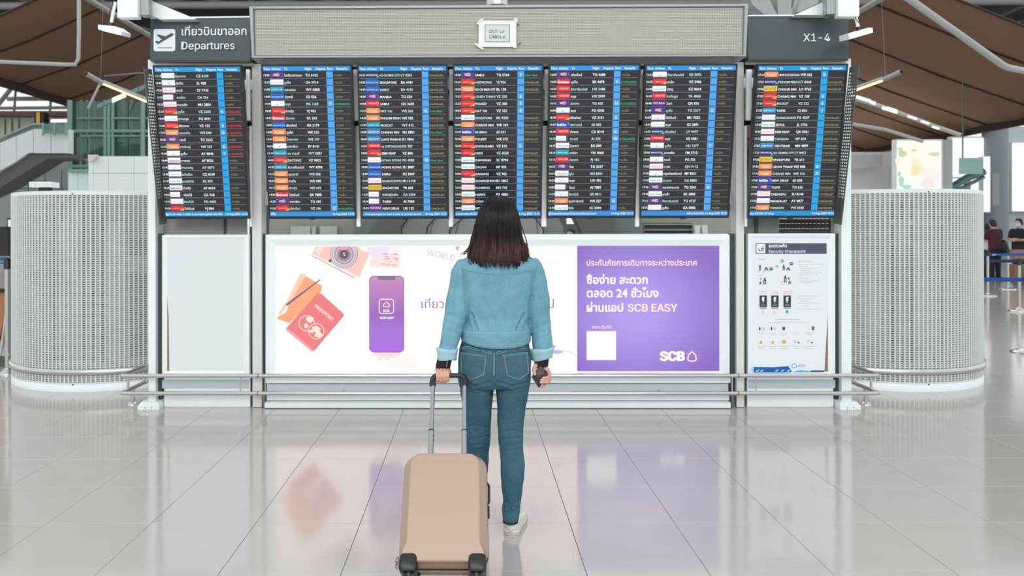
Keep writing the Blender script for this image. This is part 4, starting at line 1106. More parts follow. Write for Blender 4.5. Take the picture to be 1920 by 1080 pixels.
# ------------------------------------------------------------------ silver message display + notice + hanging signs
dis = thing('message_display', 'wide silver message display with a fine wire grid above the screens', 'display', (X(935, 5.8), 5.85, 2.75))
YD = 5.78
def dp(x, y, off=0.0): # the face leans a little: nearer at the top
    t = (y - 10) / 100.0
    return P(x, y, YD - .02 + .04 * t - off)
oc = [(467, 12), (1403, 7), (1399, 107), (472, 110)]; ic = [(478, 19), (1392, 14.5), (1390, 101), (480, 104)]
for k in range(4):
    j = (k + 1) % 4; b = MB()
    o1, o2, i1, i2 = dp(*oc[k]), dp(*oc[j]), dp(*ic[k]), dp(*ic[j]); mid = Vector((0, -.014, 0)); bk = Vector((0, .2, 0))
    b.loft([[o1, o1 + bk, i1 + bk, i1 + Vector((0, .012, 0)), o1.lerp(i1, .7) + mid, o1.lerp(i1, .15) + mid], [o2, o2 + bk, i2 + bk, i2 + Vector((0, .012, 0)), o2.lerp(i2, .7) + mid, o2.lerp(i2, .15) + mid]], None, smooth=False)
    b.build('frame_bar', mat('dull_silver_frame', (146, 152, 152), rough=.38, metal=.55), dis)
b = MB(); b.add([dp(*p, -.008) for p in ic], [(0, 3, 2, 1)])
b.build('display_face', mat('beige_silver_matrix', (190, 186, 175), rough=.5, metal=.1, var=.06, vscale=1.2), dis)
b = MB()
n = 200
for k in range(n + 1):
    t = k / n; a = dp(478 + (1392 - 478) * t, 19 - 4.5 * t, -.003); c = dp(480 + (1390 - 480) * t, 104 - 3 * t, -.003)
    b.prism([a, a + Vector((.0035, 0, 0)), c + Vector((.0035, 0, 0)), c], (0, .004, 0))
for k in range(30):
    t = (k + .5) / 30; a = dp(479, 19 + 85 * t, -.0015); c = dp(1391, 14.5 + 86.5 * t, -.0015)
    b.prism([a, c, c - Vector((0, 0, .003)), a - Vector((0, 0, .003))], (0, .004, 0))
b.build('wire_grid', mat('pale_wire', (198, 195, 185), rough=.5), dis, kind='stuff')
b = MB(); a = P(932, 5, 5.9); b.tube([(a.x, 5.9, a.z - .03), (a.x, 5.9, a.z + 1.6)], .082, seg=24); b.build('support_pole', M_steel, dis)
no = thing('paper_notice', 'white paper notice reading OUT OF ORDER taped on the silver display', 'notice', tuple(dp(932, 88, .02)))
b = MB(); b.prism([dp(898, 39, .018), dp(968, 39, .018), dp(968, 88, .018), dp(897, 88, .018)], (0, .002, 0)); b.build('paper', mat('white_paper', (236, 236, 234), rough=.8), no)
b = MB(); b.prism([dp(*p, .0196) for p in rect(909, 46, 956, 79)], (0, .001, 0)); b.build('border_line', mat('grey_print', (120, 124, 128), rough=.8), no)
b = MB(); b.prism([dp(*p, .0204) for p in rect(910.2, 47.2, 954.8, 77.8)], (0, .001, 0)); b.build('printed_area', mat('pale_grey_print', (208, 214, 214), rough=.8), no)
b = MB()
for s, y in (('OUT OF', 61.5), ('ORDER', 72)): text(b, s, dp(932.5, y, .0222), (1, 0, 0), (0, 0, 1), None, width=30.5 * 5.78 / FPX, align='C', sep=True)
b.build('lettering', mat('dark_print', (70, 76, 80), rough=.8), no)
for q in ([(893, 44), (900, 36), (908, 33), (903, 42), (897, 47)], [(962, 39), (966, 33), (971, 36), (969, 44)], [(890, 80), (899, 83), (908, 92), (904, 93), (896, 88), (890, 83)], [(962, 88), (969, 84), (968, 90), (963, 91)]):
    b = MB(); b.prism([dp(*p, .0205) for p in q], (0, .0006, 0)); b.build('tape', mat('white_tape', (222, 222, 218), rough=.5), no)
for q in ([(970, 43), (974, 47), (973, 49), (969, 45)], [(970, 84), (976, 79), (977, 81), (971, 86)]):
    b = MB(); b.prism([dp(*p, .014) for p in q], (0, .0006, 0)); b.build('tape', mat('grey_tape', (100, 98, 90), rough=.5), no, label='dark tape stub')

def sign(x0, y0, x1, y1, yr, label):
    root = thing('hanging_sign', label, 'sign', tuple(P((x0 + x1) / 2, y1, 5.98)))
    b = MB(); b.prism([P(x0, y0, 5.98), P(x1, yr, 5.98), P(x1, y1 - (y0 - yr) * .2, 5.98), P(x0, y1, 5.98)], (0, .085, 0)); b.build('sign_face', M_sign, root)
    b = MB(); b.prism([P(x0, y0 - 2, 5.97), P(x1, yr - 2, 5.97), P(x1, yr + .5, 5.97), P(x0, y0 + .5, 5.97)], (0, .10, 0)); b.build('top_trim', M_white, root)
    b = MB(); b.prism([P(x0, y1, 5.975), P(x1, y1 - .5, 5.975), P(x1, y1 + 2, 5.975), P(x0, y1 + 2, 5.975)], (0, .06, 0)); b.build('bottom_trim', M_black, root)
    return root
s1 = sign(282, 34.5, 469, 113, 32, 'dark slate sign reading Departures in Thai and English with a plane symbol')
white_p = mat('white_lettering', (226, 236, 238), rough=.5)
k_ = 5.975 / FPX
pts = rrect(288, 328.5, 54.5, 96, 4, 5)
b = MB(); b.prism([P(x, y, 5.976) for x, y in reversed(pts)], (0, .003, 0)); b.build('symbol_plate', white_p, s1)
pl = [(290.5, 78), (293, 76.5), (298, 77.5), (303, 74), (294, 66), (296.5, 64.5), (310, 68), (321, 62.2), (325, 62.8), (324.5, 66), (300, 80), (296, 83)]
b = MB(); b.prism([P(x, y, 5.972) for x, y in pl], (0, .003, 0)); b.prism([P(x, y, 5.972) for x, y in rect(295, 88.8, 322, 89.6)], (0, .003, 0)); b.build('plane_symbol', M_sign, s1, label='dark plane taking off')
b = MB(); text(b, 'เที่ยวบินขาออก', P(341, 66.5, 5.977), (1, 0, .006), (0, 0, 1), None, width=122 * k_, bold=.012, sep=True); text(b, 'Departures', P(341.5, 93.5, 5.977), (1, 0, .004), (0, 0, 1), None, width=100 * k_, bold=.006, sep=True); b.build('lettering', white_p, s1)
s2 = sign(1403, 30, 1591, 111, 29, 'dark slate sign reading X1-4 at the right end of the board')
b = MB(); text(b, 'X1-4', P(1506, 77.5, 5.977), (1, 0, .004), (0, 0, 1), None, width=50 * k_, bold=.008, sep=True); b.build('lettering', white_p, s2)

# antenna boxes and wireless units above the signs
def antenna(x0, x1, yb, arm, unit, label, beam, side):
    Yk = 5.7; root = thing('antenna_box', label, 'antenna', tuple(P((x0 + x1) / 2, yb, Yk)))
    b = MB(); a, c = P(x0, -40, Yk), P(x1, yb, Yk); b.box(a.x, c.x, Yk, Yk + .07, c.z, a.z, None, .008); b.build('cover', M_white, root)
    b = MB(); xx = c.x + .03 if side < 0 else a.x - .03; b.box(xx - .035, xx + .035, Yk + .04, Yk + .12, c.z + .03, a.z, None, .004); b.build('bracket', M_alu, root)
    b = MB(); b.tube([P(*arm[0], Yk + .03), P(*arm[1], Yk + .03)], .0125, seg=10); b.build('arm', M_white, root)
    b = MB(); b.tube([P(arm[0][0] - 3, arm[0][1], Yk + .02), P(arm[1][0] - 5 * (1 if side < 0 else -1), (arm[0][1] + arm[1][1]) / 2 + 6, Yk + .0), P(arm[1][0] - 3, arm[1][1], Yk + .02)], .003, seg=6); b.build('cable', M_black, root)
    r2 = thing('wireless_unit', label.replace('antenna box', 'wireless unit').replace('flat white', 'small tilted white'), 'antenna', tuple(P(arm[1][0], arm[1][1] + 10, Yk)))
    b = MB(); b.prism([P(x, y, Yk - .04) for x, y in unit], (0, .15, .02)); b.build('casing', M_white, r2)
    cx = sum(p[0] for p in unit) / len(unit); cy = sum(p[1] for p in unit) / len(unit)
    b = MB(); b.tube([P(arm[1][0], arm[1][1] - 3, Yk + .03), P(arm[1][0], arm[1][1] + 6, Yk + .03)], .018, seg=10); b.build('knuckle', M_black, r2)
    b = MB(); b.prism([P(x, y, Yk + .2) for x, y in beam], (0, .08, 0)); tag(b.build('sloping_beam', M_white), label.replace('flat white antenna box', 'white sloping beam').split(' hanging')[0] + ' running down behind the sign', 'beam')
antenna(219, 258, 33, ((216, 4), (208, 46)), [(184, 46), (214, 49), (228, 59), (227, 66), (200, 60), (184, 55)], 'flat white antenna box hanging above the left sign', [(272, -14), (272, 3), (265, 20), (300, 36), (368, 36), (280, 0)], -1)
antenna(1572, 1612, 31, ((1604, 30), (1610, 54)), [(1591, 63), (1628, 52), (1636, 52), (1637, 61), (1592, 74)], 'flat white antenna box hanging above the right sign', [(1490, 28), (1545, 3), (1556, -4), (1565, 16), (1560, 28)], 1)
for poly, lab in (([(1398, -20), (1432, -20), (1458, 28), (1434, 28), (1412, 10)], 'pale grey slanting roof arm just right of the silver display'), ([(1457, -20), (1484, -20), (1484, 28), (1459, 28)], 'pale grey upright roof arm right of the slanting one'), ([(1510, -20), (1536, -20), (1534, 6), (1500, 22), (1494, 22)], 'pale grey roof arm nearest the right antenna box')):
    solo(slab(poly, 9, .25, None), 'roof_girder', mat('pale_grey_arm', (158, 162, 160), rough=.5), P(poly[3][0], poly[3][1], 9), lab, 'beam', 'roof arms above the right sign')

# ------------------------------------------------------------------ guard rail
gr = thing('guard_rail', 'low double tube stainless guard rail in front of the light boxes', 'rail', (X(935, 6.0), 6.0, 0))
XL, XR = P(227, 704, 6.0).x, P(1648, 704, 6.0).x
for y in (704.5, 737.5):
    z = P(935, y, 6.0).z
    b = MB(); rc = .03
    b.tube([(XL, 6.44, z), (XL, 6.0 + rc, z), (XL + .008, 6.0 + .01, z), (XL + rc, 6.0, z), (XR - rc, 6.0, z), (XR - .008, 6.01, z), (XR, 6.0 + rc, z), (XR, 6.44, z)], .0165, seg=14)
    b.build('rail_tube', M_steel, gr)
    for xx in (XL, XR):
        b = MB(); b.tube([(xx, 6.44, z), (xx, 6.455, z)], .02, seg=12, round_ends=True); b.build('end_cap', M_steel, gr)
    for px in (484, 950, 1384):
        b = MB(); xx = P(px, y, 6).x; b.tube([(xx - .004, 6.0, z), (xx + .004, 6.0, z)], .0178, seg=14); b.build('joint_ring', M_dsteel, gr)
z1, z2 = P(935, 704.5, 6.0).z, P(935, 737.5, 6.0).z
for xx in (XL, XR):
    b = MB(); b.tube([(xx, 6.2, 0), (xx, 6.2, z2)], .0175, seg=14); b.build('leg', M_steel, gr)
    b = MB(); b.lathe((xx, 6.2, 0), [(0.001, .03), (.022, .028), (.038, .008), (.04, 0)], seg=20); b.build('floor_flange', M_steel, gr)
    b = MB(); b.tube([(xx, 6.12, z2), (xx, 6.12, z1)], .010, seg=10); b.build('baluster', M_steel, gr)
for px in (450, 497, 1373, 1418):
    b = MB(); xx = P(px, 720, 6.0).x; b.tube([(xx, 6.006, z2), (xx, 6.006, z1)], .005, seg=8); b.build('baluster', M_steel, gr)
for px in (640, 935, 1240):
    b = MB(); xx = P(px, 720, 6.0).x; b.tube([(xx, 6.0, z2), (xx, 6.088, z2)], .010, seg=8); b.build('wall_bracket', M_steel, gr)

# ------------------------------------------------------------------ ventilation towers
M_rib = mat('pale_grey_rib', (218, 222, 218), rough=.4)
M_mesh = mat('grey_slotted_sheet', (196, 199, 193), rough=.45, var=.08, vscale=3)
M_inner = mat('inner_grey_shell', (190, 190, 184), rough=.7, var=.35, vscale=2.2)
M_slotdark = mat('painted_slot_dark', (26, 28, 28), rough=.8)
def tower(cx, cy, R, label, darks, plates, screw_a):
    root = thing('ventilation_tower', label, 'ventilation tower', (cx, cy, 0))
    zt, zs, zr0, zr1, zm0 = 1.80, 1.765, .148, .205, .085
    b = MB(); b.lathe((cx, cy, 0), [(R + .004, 0), (R + .004, .055), (R - .002, .06), (R - .002, zm0 - .012), (R + .002, zm0 - .01), (R + .002, zm0)], seg=160); b.build('plinth', M_white, root)
    b = MB(); b.lathe((cx, cy, 0), [(R + .002, zs), (R + .002, zt), (R - .01, zt + .004), (0.01, zt + .004)], seg=160); b.build('top_cap', M_rib, root)
    b = MB(); b.lathe((cx, cy, 0), [(R - .013, zm0), (R - .013, zs)], seg=160); b.build('inner_shell', M_inner, root)
    b = MB(); b.lathe((cx, cy, 0), [(R + .003, zr0), (R + .022, zr0 + .006), (R + .022, zr1 - .006), (R + .003, zr1)], seg=160); b.build('steel_band', M_steel, root)
    nr = 160
    # ribs, all around
    b = MB()
    for k in range(nr):
        a = 2 * PI * k / nr; w = .0052 / R
        for z0, z1 in ((zm0, zr0), (zr1, zs)):
            q = [(R - .004, a - w), (R + .004, a - w), (R + .004, a + w), (R - .004, a + w)]
            b.loft([[(cx + r * math.cos(t), cy + r * math.sin(t), z) for r, t in q] for z in (z0, z1)], None, smooth=False, caps=False)
    b.build('ribs', M_rib, root, kind='stuff')
    # slotted sheet: thin rings, all around
    b = MB(); ps = .0205; nz = int((zs - zr1) / ps)
    for k in range(nz):
        z = zr1 + (k + .15) * ps; b.lathe((cx, cy, 0), [(R - .006, z), (R - .001, z), (R - .001, z + ps * .60), (R - .006, z + ps * .60)], seg=nr)
    for k in range(3):
        z = zm0 + (k + .2) * .0205; b.lathe((cx, cy, 0), [(R - .006, z), (R - .001, z), (R - .001, z + .010), (R - .006, z + .010)], seg=nr)
    b.build('slotted_sheet', M_mesh, root, kind='stuff')
    da = 2 * PI / nr
    for k, tops in darks:
        a = 2 * PI * k / nr + da * .5
        for z0, z1 in tops:
            b = MB(); b.lathe((cx, cy, 0), [(R - .0085, z0), (R - .0085, z1)], seg=2, a0=a - da * .36, a1=a + da * .36); b.build('slot_dark_sheet', M_slotdark, root)
            # dark sheet painting the unlit interior seen through the slots
    for k0, k1, z0, z1, tone in plates:
        b = MB(); b.lathe((cx, cy, 0), [(R - .0105, z0), (R - .0105, z1)], seg=8, a0=da * k0, a1=da * k1); b.build('inner_plate', tone, root)
    for a in screw_a:
        for z in (zm0 - .018, zs + .01):
            p = Vector((cx + (R + .002) * math.cos(a), cy + (R + .002) * math.sin(a), z)); d = Vector((math.cos(a), math.sin(a), 0))
            b = MB(); b.tube([p, p + d * .004], .006, seg=8); b.build('screw', M_black, root)
    return root
lp = Vector((P(137, 735, 6.68).x, 7.68, 0)); rp_ = Vector((P(1731, 735, 6.68).x, 7.68, 0))
M_pl = mat('pale_inner_plate', (190, 198, 196), rough=.5); M_pd = mat('dim_inner_plate', (92, 96, 94), rough=.5)
full = [(.25, 1.70)]; topb = [(1.52, 1.70), (.25, .33)]; two = [(.25, 1.48), (1.52, 1.70)]
# angle index: nr*0.75 = 78 faces the viewer (towards -Y)
tower(lp.x, lp.y, 1.0, 'round ventilation tower left of the board', [(113, topb), (115, full), (117, topb), (122, full), (124, full), (126, full)],
      [(109, 111, 1.36, 1.50, M_pl), (109, 111, 1.25, 1.35, M_pd), (109, 111, 1.10, 1.24, M_pl), (109, 111, .75, .95, M_pl), (109, 111, .96, 1.09, M_pd), (118, 121, 1.0, 1.5, M_pl), (127, 131, .6, 1.52, M_pl), (132, 138, 1.22, 1.38, M_pd), (133, 137, 1.08, 1.22, M_pl), (132, 140, .3, 1.06, M_pd), (104, 108, .22, 1.6, M_pd)], (-PI / 2 + .0, -PI + .35))
tower(rp_.x, rp_.y, 1.0, 'round ventilation tower right of the board', [(113, two), (115, topb), (117, two), (122, topb), (124, two), (126, topb)],
      [(100, 105, 1.25, 1.52, M_pd), (100, 104, 1.08, 1.24, M_pl), (100, 105, .5, 1.06, M_pd), (100, 104, .80, .94, M_pl), (107, 111, .5, 1.2, M_pl), (118, 121, .4, 1.3, M_pl), (131, 134, 1.08, 1.25, M_pl), (130, 134, 1.36, 1.5, M_pl), (130, 134, 1.26, 1.35, M_pd)], (-PI / 2 + .05, -.35))
vb = thing('louvred_unit', 'small white ribbed unit standing on top of the left ventilation tower', 'unit', tuple(P(75, 357, 7.0)))
b = MB(); a, c = P(54, 341, 6.95), P(95, 351, 6.95); b.box(a.x, c.x, 6.95, 7.1, c.z, a.z, None, .004); b.build('housing', M_white, vb)
for k in range(12):
    b = MB(); x = a.x + .012 + (c.x - a.x - .024) * k / 11; b.box(x - .003, x + .003, 6.944, 6.95, c.z + .008, a.z - .008); b.build('fin', M_warm, vb)
b = MB(); b.box(P(68, 0, 6.95).x, P(85, 0, 6.95).x, 6.98, 7.06, 1.804, c.z); b.build('base', M_black, vb)

# ------------------------------------------------------------------ queue barriers
M_post = mat('brushed_post', (196, 196, 190), rough=.25, metal=.9); M_belt = mat('blue_belt', (24, 84, 158), rough=.6); M_navy = mat('navy_belt', (30, 44, 84), rough=.6)
def barrier(x, Y, label, h=.95, br=1.0):
    p = P(x, 500, Y); root = thing('queue_post', label, 'post', (p.x, Y, 0), 'queue posts at the far right' if x > 500 else None)
    b = MB(); b.lathe((p.x, Y, 0), [(.17 * br, 0), (.17 * br, .015), (.12 * br, .035), (.035, .055), (.03, .07)], seg=24); b.build('base', M_post, root)
    b = MB(); b.lathe((p.x, Y, 0), [(.025, .05), (.025, h)], seg=14); b.build('pole', M_post, root)
    b = MB(); b.lathe((p.x, Y, 0), [(.034, h - .1), (.034, h), (.02, h + .015), (.001, h + .015)], seg=14); b.build('head', M_black, root)
    return root
barrier(1926, 8.77, 'queue post at the right edge of the view', .9); barrier(1911, 13.1, 'queue post in front of the man in the black shirt', .9)
barrier(1890, 17.7, 'queue post right of the man in the dark red shirt'); barrier(1852, 16.0, 'queue post behind the edge of the right ventilation tower')
def belt(x0, y0, x1, y1, Y0, Y1, hpx, label, word=None, m=M_belt):
    b = MB(); a, c = P(x0, y0, Y0), P(x1, y1, Y1); h = Vector((0, 0, hpx * Y0 / FPX))
    b.prism([a, c, c - h, a - h], (0, .003, 0)); loc = (a + c) / 2
    o = solo(b, 'queue_belt', m, tuple(loc), label, 'belt', 'queue belts'); o['_o'] = tuple(loc)
    if word:
        t = MB(); w = word; q_ = P(w[0], w[1], Y0 + (Y1 - Y0) * (w[0] - x0) / (x1 - x0)); q_.y -= .004
        text(t, 'AOT', q_, (c - a).normalized(), (0, 0, 1), None, width=w[2] * Y0 / FPX, bold=.03, shear=.3); t.build('lettering', white_p, o)
belt(1840, 520.5, 1926, 520.5, 9.2, 8.77, 7.5, 'lowest and nearest blue queue belt with white letters at the far right', (1869, 526.5, 14))
belt(1846, 475, 1990, 475, 16, 16, 4.5, 'upper blue queue belt crossing in front of the two men', (1860, 479, 8))
belt(1846, 486.5, 1990, 486.5, 17, 17, 6, 'dark navy queue belt under the upper blue one', None, M_navy)
belt(-60, 482, 13, 482.5, 7.5, 7.48, 5.5, 'upper blue queue belt at the left edge'); belt(-60, 493, 13, 493, 7.5, 7.48, 6, 'lower blue queue belt with white letters at the left edge', (0, 498, 9))
barrier(14, 7.48, 'queue post just left of the left ventilation tower', 1.16, .46)
solo(slab([(1900, 468), (1990, 468), (1990, 486), (1901, 486)], 19.5, .2, None), 'counter_top', mat('tan_counter', (150, 116, 92), rough=.5), P(1940, 486, 19.5), 'tan counter top in front of the man in the black shirt', 'counter')
solo(slab([(1903, 496), (1990, 496), (1990, 521), (1902, 521)], 19.0, .2, None), 'brown_crate', mat('brown_crate', (128, 92, 66), rough=.7), P(1940, 521, 19), 'brown crate standing under the tan counter', 'crate')
b = MB(); b.box(-7.2, P(22, 690, 7.8).x + .05, 7.9, 7.96, 0, .05)
solo(b, 'floor_kerb', mat('brown_grey_kerb', (96, 88, 82), rough=.5), (-5.5, 7.93, 0), 'dark kerb strip on the floor left of the left ventilation tower', 'kerb')
# baggage trolley at the left edge
tr = thing('baggage_trolley', 'metal trolley carrying a tan bag at the left edge', 'trolley', tuple(Vector((P(0, 690, 8.0).x, 8.0, 0))))
b = MB(); b.loft([[(P(x, y, 8).x, 8 + d, P(x, y, 8).z) for x, d in ((-22, 0), (w, 0), (w, .25), (-22, .25))] for y, w in ((546, 13), (575, 10), (605, 5), (640, -2))], None, smooth=False); b.build('tan_bag', mat('tan_leather', (170, 118, 84), rough=.6, var=.1), tr)
b = MB(); b.loft([[(P(x, y, 8).x, 7.98 + d, P(x, y, 8).z) for x, d in ((-22, 0), (w, 0), (w, .3), (-22, .3))] for y, w in ((541, 20), (548, 20))], None, smooth=False); b.build('bag_rim', M_black, tr)
b = MB(); b.loft([[(P(x, y, 8).x, 8.0 + d, P(x, y, 8).z) for x, d in ((-22, 0), (w, 0), (w, .28), (-22, .28))] for y, w in ((502, 17), (541, 18))], None, smooth=False); b.build('grey_box', M_greyw, tr)
b = MB(); b.loft([[(P(x, y, 8.4).x, 8.4 + d, P(x, y, 8.4).z) for x, d in ((-40, 0), (w, 0), (w, .3), (-40, .3))] for y, w in ((425, 14), (480, 15))], None, smooth=False); b.build('dark_case', mat('dark_case', (42, 38, 38), rough=.6), tr)
b = MB(); b.tube([P(16, 548, 7.97), P(3, 652, 7.97), P(0, 668, 7.97)], .014, seg=8); b.build('side_tube', M_steel, tr)
b = MB(); b.prism([P(8, 612, 8), P(13, 618, 8), P(2, 655, 8), P(-2, 652, 8)], (0, .04, 0)); b.build('wheel_fork', M_alu, tr)
b = MB(); q_ = P(3, 676, 7.97); b.tube([(q_.x, 7.95, q_.z), (q_.x, 7.99, q_.z)], .045, seg=20); b.build('wheel', mat('grey_rubber', (96, 92, 80), rough=.7), tr)
b = MB(); q_ = P(3, 676, 7.97); b.tube([(q_.x, 8.0, .0), (q_.x, 8.0, q_.z)], .02, seg=8); b.build('axle_post', M_alu, tr)
lit = thing('wall_screen', 'small lit upright screen seen left of the left ventilation tower', 'screen', tuple(P(18, 455, 12)))
slab(rect(13, 409, 30, 456), 12.0, .06, None).build('casing', M_black, lit); slab(rect(15, 412, 30, 453), 11.99, .01, None).build('lit_face', glow((226, 236, 240), .9), lit)
b = MB(); b.tube([P(22, 456, 12.03), (P(22, 456, 12.03).x, 12.03, 0)], .03, seg=8); b.build('stand', M_black, lit)
# ------------------------------------------------------------------ suitcase
M_rose = mat('rose_gold_shell', (174, 148, 131), rough=.36, metal=.2, coat=.1, var=.015, vscale=2)
M_rose2 = mat('rose_gold_shell_side', (196, 158, 138), rough=.35, coat=.2)
M_zip = mat('black_zip_tape', (24, 20, 22), rough=.6)
th_ = math.radians(36)
su_v = Vector((0, math.sin(th_), math.cos(th_))); su_n = Vector((0, -math.cos(th_), math.sin(th_))); su_u = Vector((1, 0, 0))
SX = P(830.5, 1050, 2.9).x
SW = Vector((SX, 3.03, 0.0))               # the rear wheels stand here
def C(u, v, n): return SW + su_u * u + su_v * v + su_n * n
su = thing('suitcase', 'rose gold hard shell suitcase tilted back on its wheels, pulled by the woman', 'suitcase', tuple(SW))
V0, LH, TH, HW = .05, .437, .235, .177
def outline(hw, v0, v1, r, n=8):
    return [(x, v) for x, v in rrect(-hw, hw, v0, v1, r, n)]
def ring3(o, n, f=lambda x, v: (x, v)): return [C(*f(x, v), n) for x, v in o]
base_o = outline(HW, V0, V0 + LH, .055, 8)
def bulge(x, v): # lower part a little wider
    t = (v - V0) / LH; return x * (1.0 - .018 * t), v
def panel(x, v):
    t = (v - V0) / LH
    ins = .82 if t > .15 else .82 + (.15 - t) / .10 * .15
    if t < .05: ins = .97
    vv = V0 + LH * (.012 + t * .965)
    return x * ins * (1 - .012 * t), vv
def mid_(x, v):
    a = bulge(x, v); c = panel(x, v); return (a[0] * .55 + c[0] * .45) * 1.0, a[1] * .8 + c[1] * .2
def full_outline():
    # resample with extra points on the straight sides
    pts = []
    o = base_o; n = len(o)
    for i in range(n):
        a, c = o[i], o[(i + 1) % n]; d = math.hypot(c[0] - a[0], c[1] - a[1]); k = max(1, int(d / .018))
        for j in range(k): pts.append((a[0] + (c[0] - a[0]) * j / k, a[1] + (c[1] - a[1]) * j / k))
    return pts
OL = full_outline()
def sc(f, s, dv=0.0):
    def g_(x, v):
        a, c = f(x, v); vm = V0 + LH / 2; return a * s, vm + (c - vm) * s + dv
    return g_
b = MB()
b.loft([ring3(OL, .122, sc(bulge, .995)), ring3(OL, .150, bulge), ring3(OL, .172, sc(bulge, .992)), ring3(OL, .182, sc(bulge, .975))], M_rose, caps=False)
b.loft([ring3(OL, .182, sc(bulge, .975)), ring3(OL, .230, sc(panel, 1.0))], M_rose, caps=False, smooth=False)
b.loft([ring3(OL, .230, sc(panel, 1.0)), ring3(OL, .2345, sc(panel, .985)), ring3(OL, .2355, sc(panel, .965))], M_rose, smooth=True, caps=False)
b.loft([ring3(OL, .2355, sc(panel, .965)), ring3(OL, .2360, sc(panel, .5))], M_rose, smooth=False)
fs_ = b.build('front_shell', M_rose, su)
b = MB(); b.loft([ring3(OL, .002, sc(bulge, .90)), ring3(OL, .004, sc(bulge, .96)), ring3(OL, .02, bulge), ring3(OL, .112, sc(bulge, .995))], M_rose); b.build('back_shell', M_rose, su)
b = MB(); b.loft([ring3(OL, .110, sc(bulge, .998)), ring3(OL, .111, sc(bulge, 1.010)), ring3(OL, .123, sc(bulge, 1.010)), ring3(OL, .124, sc(bulge, .998))], M_zip, caps=False); b.build('zip_band', M_zip, su)
# zip pullers hanging at the lower left
for k, (dv, dn) in enumerate(((.035, .12), (.02, .115))):
    b = MB(); c0 = C(-.186, V0 + dv, dn)
    b.tube([c0 + Vector((0.004, 0, .012)), c0 + Vector((-.004, 0, .004)), c0 + Vector((-.006, 0, -.010)), c0 + Vector((-.002, 0, -.022)), c0 + Vector((.004, 0, -.010)), c0 + Vector((.004, 0, .008))], .0016, seg=6); b.build('zip_puller', mat('dark_metal_puller', (84, 70, 68), rough=.3, metal=.8), su)
# side handle and lock on the right
b = MB(); b.tube([C(.174, V0 + .255, .10), C(.183, V0 + .265, .10), C(.183, V0 + .335, .10), C(.174, V0 + .345, .10)], .005, seg=8, up=(0, 0, 1)); b.build('side_handle', M_black, su)
b = MB(); q = [C(.172, V0 + .20, .085), C(.184, V0 + .203, .085), C(.184, V0 + .24, .085), C(.172, V0 + .243, .085)]; b.prism(q, su_n * .05); b.build('combination_lock', M_zip, su)
# top carry handle seat
b = MB(); b.loft([[C(x, V0 + LH - .003, n) for x, n in ((-.06, .08), (.06, .08), (.06, .115), (-.06, .115))], [C(x, V0 + LH + .008, n) for x, n in ((-.055, .085), (.055, .085), (.055, .11), (-.055, .11))]], M_black, smooth=False); b.build('carry_handle', M_black, su)
# telescopic handle
TN = .022; TU = .0745; TOP = .925
M_tubeM = mat('silver_handle_tube', (160, 163, 163), rough=.3, metal=.9)
for s in (-1, 1):
    b = MB(); b.tube([C(s * TU, V0 + LH - .02, TN), C(s * TU, .655, TN)], .0125, seg=12); b.build('lower_tube', M_tubeM, su)
    b = MB(); b.tube([C(s * TU, .653, TN), C(s * TU, .658, TN)], .0134, seg=12); b.build('tube_collar', M_black, su)
    b = MB(); b.tube([C(s * TU, .65, TN), C(s * TU, TOP - .028, TN)], .0100, seg=12); b.build('upper_tube', M_tubeM, su)
    for vv in (.63, .612):
        b = MB(); b.tube([C(s * TU + .012, vv, TN), C(s * TU + .0145, vv, TN)], .004, seg=8); b.build('lock_button', M_zip, su)
b = MB(); gp = []
for t in np.linspace(0, 1, 7):
    a = math.radians(90 * t); gp.append(C(-TU - .002 + .026 * (1 - math.cos(a)), TOP - .026 + .026 * math.sin(a), TN))
gp = [C(-TU - .002, TOP - .052, TN)] + gp
gp2 = [C(2 * 0 - (p - C(0, 0, 0)).x, 0, 0) for p in gp]
rt = [Vector((2 * SX - p.x, p.y, p.z)) for p in reversed(gp)]
rr_ = [.0155, .0150] + [.0135] * 4 + [.0115] * 2
b.tube(gp + rt, rr_ + rr_[::-1], seg=14, round_ends=False); b.build('grip', mat('black_grip', (34, 34, 36), rough=.3), su)
# wheels: two at the back stand on the floor, two at the front hang clear
M_fork = mat('dark_grey_fork', (66, 72, 72), rough=.4)
def wheel_unit(s, near):
    n0, n1 = (.150, .243) if near else (-.004, .07)
    u0, u1 = s * .098, s * .168
    b = MB(); bm_pts = []
    o = rrect(min(u0, u1), max(u0, u1), V0 - .034, V0 + .036, .018, 5)
    rings = [[C(x, v, n0) for x, v in o], [C(x, v, n1 - .012) for x, v in o], [C((x - (u0 + u1) / 2) * .93 + (u0 + u1) / 2, (v - V0) * .93 + V0, n1 - .004) for x, v in o], [C((x - (u0 + u1) / 2) * .8 + (u0 + u1) / 2, (v - V0) * .8 + V0, n1) for x, v in o]]
    b.loft(rings, M_black); b.build('wheel_housing', M_black, su)
    cu = (u0 + u1) / 2 - s * .000; cn = (n0 + n1) / 2 + (.012 if near else -.0)
    if near: # hangs: fork below and toward the viewer
        hub = C(cu - s * .004, V0 - .052, cn + .012)
    else: hub = Vector((C(cu, 0, 0).x, SW.y + .0, .024))
    b = MB(); top = C(cu, V0 - .02, cn); b.tube([top, top.lerp(hub, .5)], [.022, .019], seg=14); b.build('swivel', M_black, su)
    b = MB(); b.tube([top.lerp(hub, .3), top.lerp(hub, .75), hub], [.012, .021, .013], seg=14, flat=.9, round_ends=True, up=(1, 0, 0)); b.build('wheel_fork', M_fork, su)
    for d in (-1, 1):
        b = MB(); b.tube([hub + Vector((d * .008, 0, 0)), hub + Vector((d * .020, 0, 0))], .0238, seg=20); w = b.build('wheel', M_black, su)
for s in (-1, 1): wheel_unit(s, True); wheel_unit(s, False)
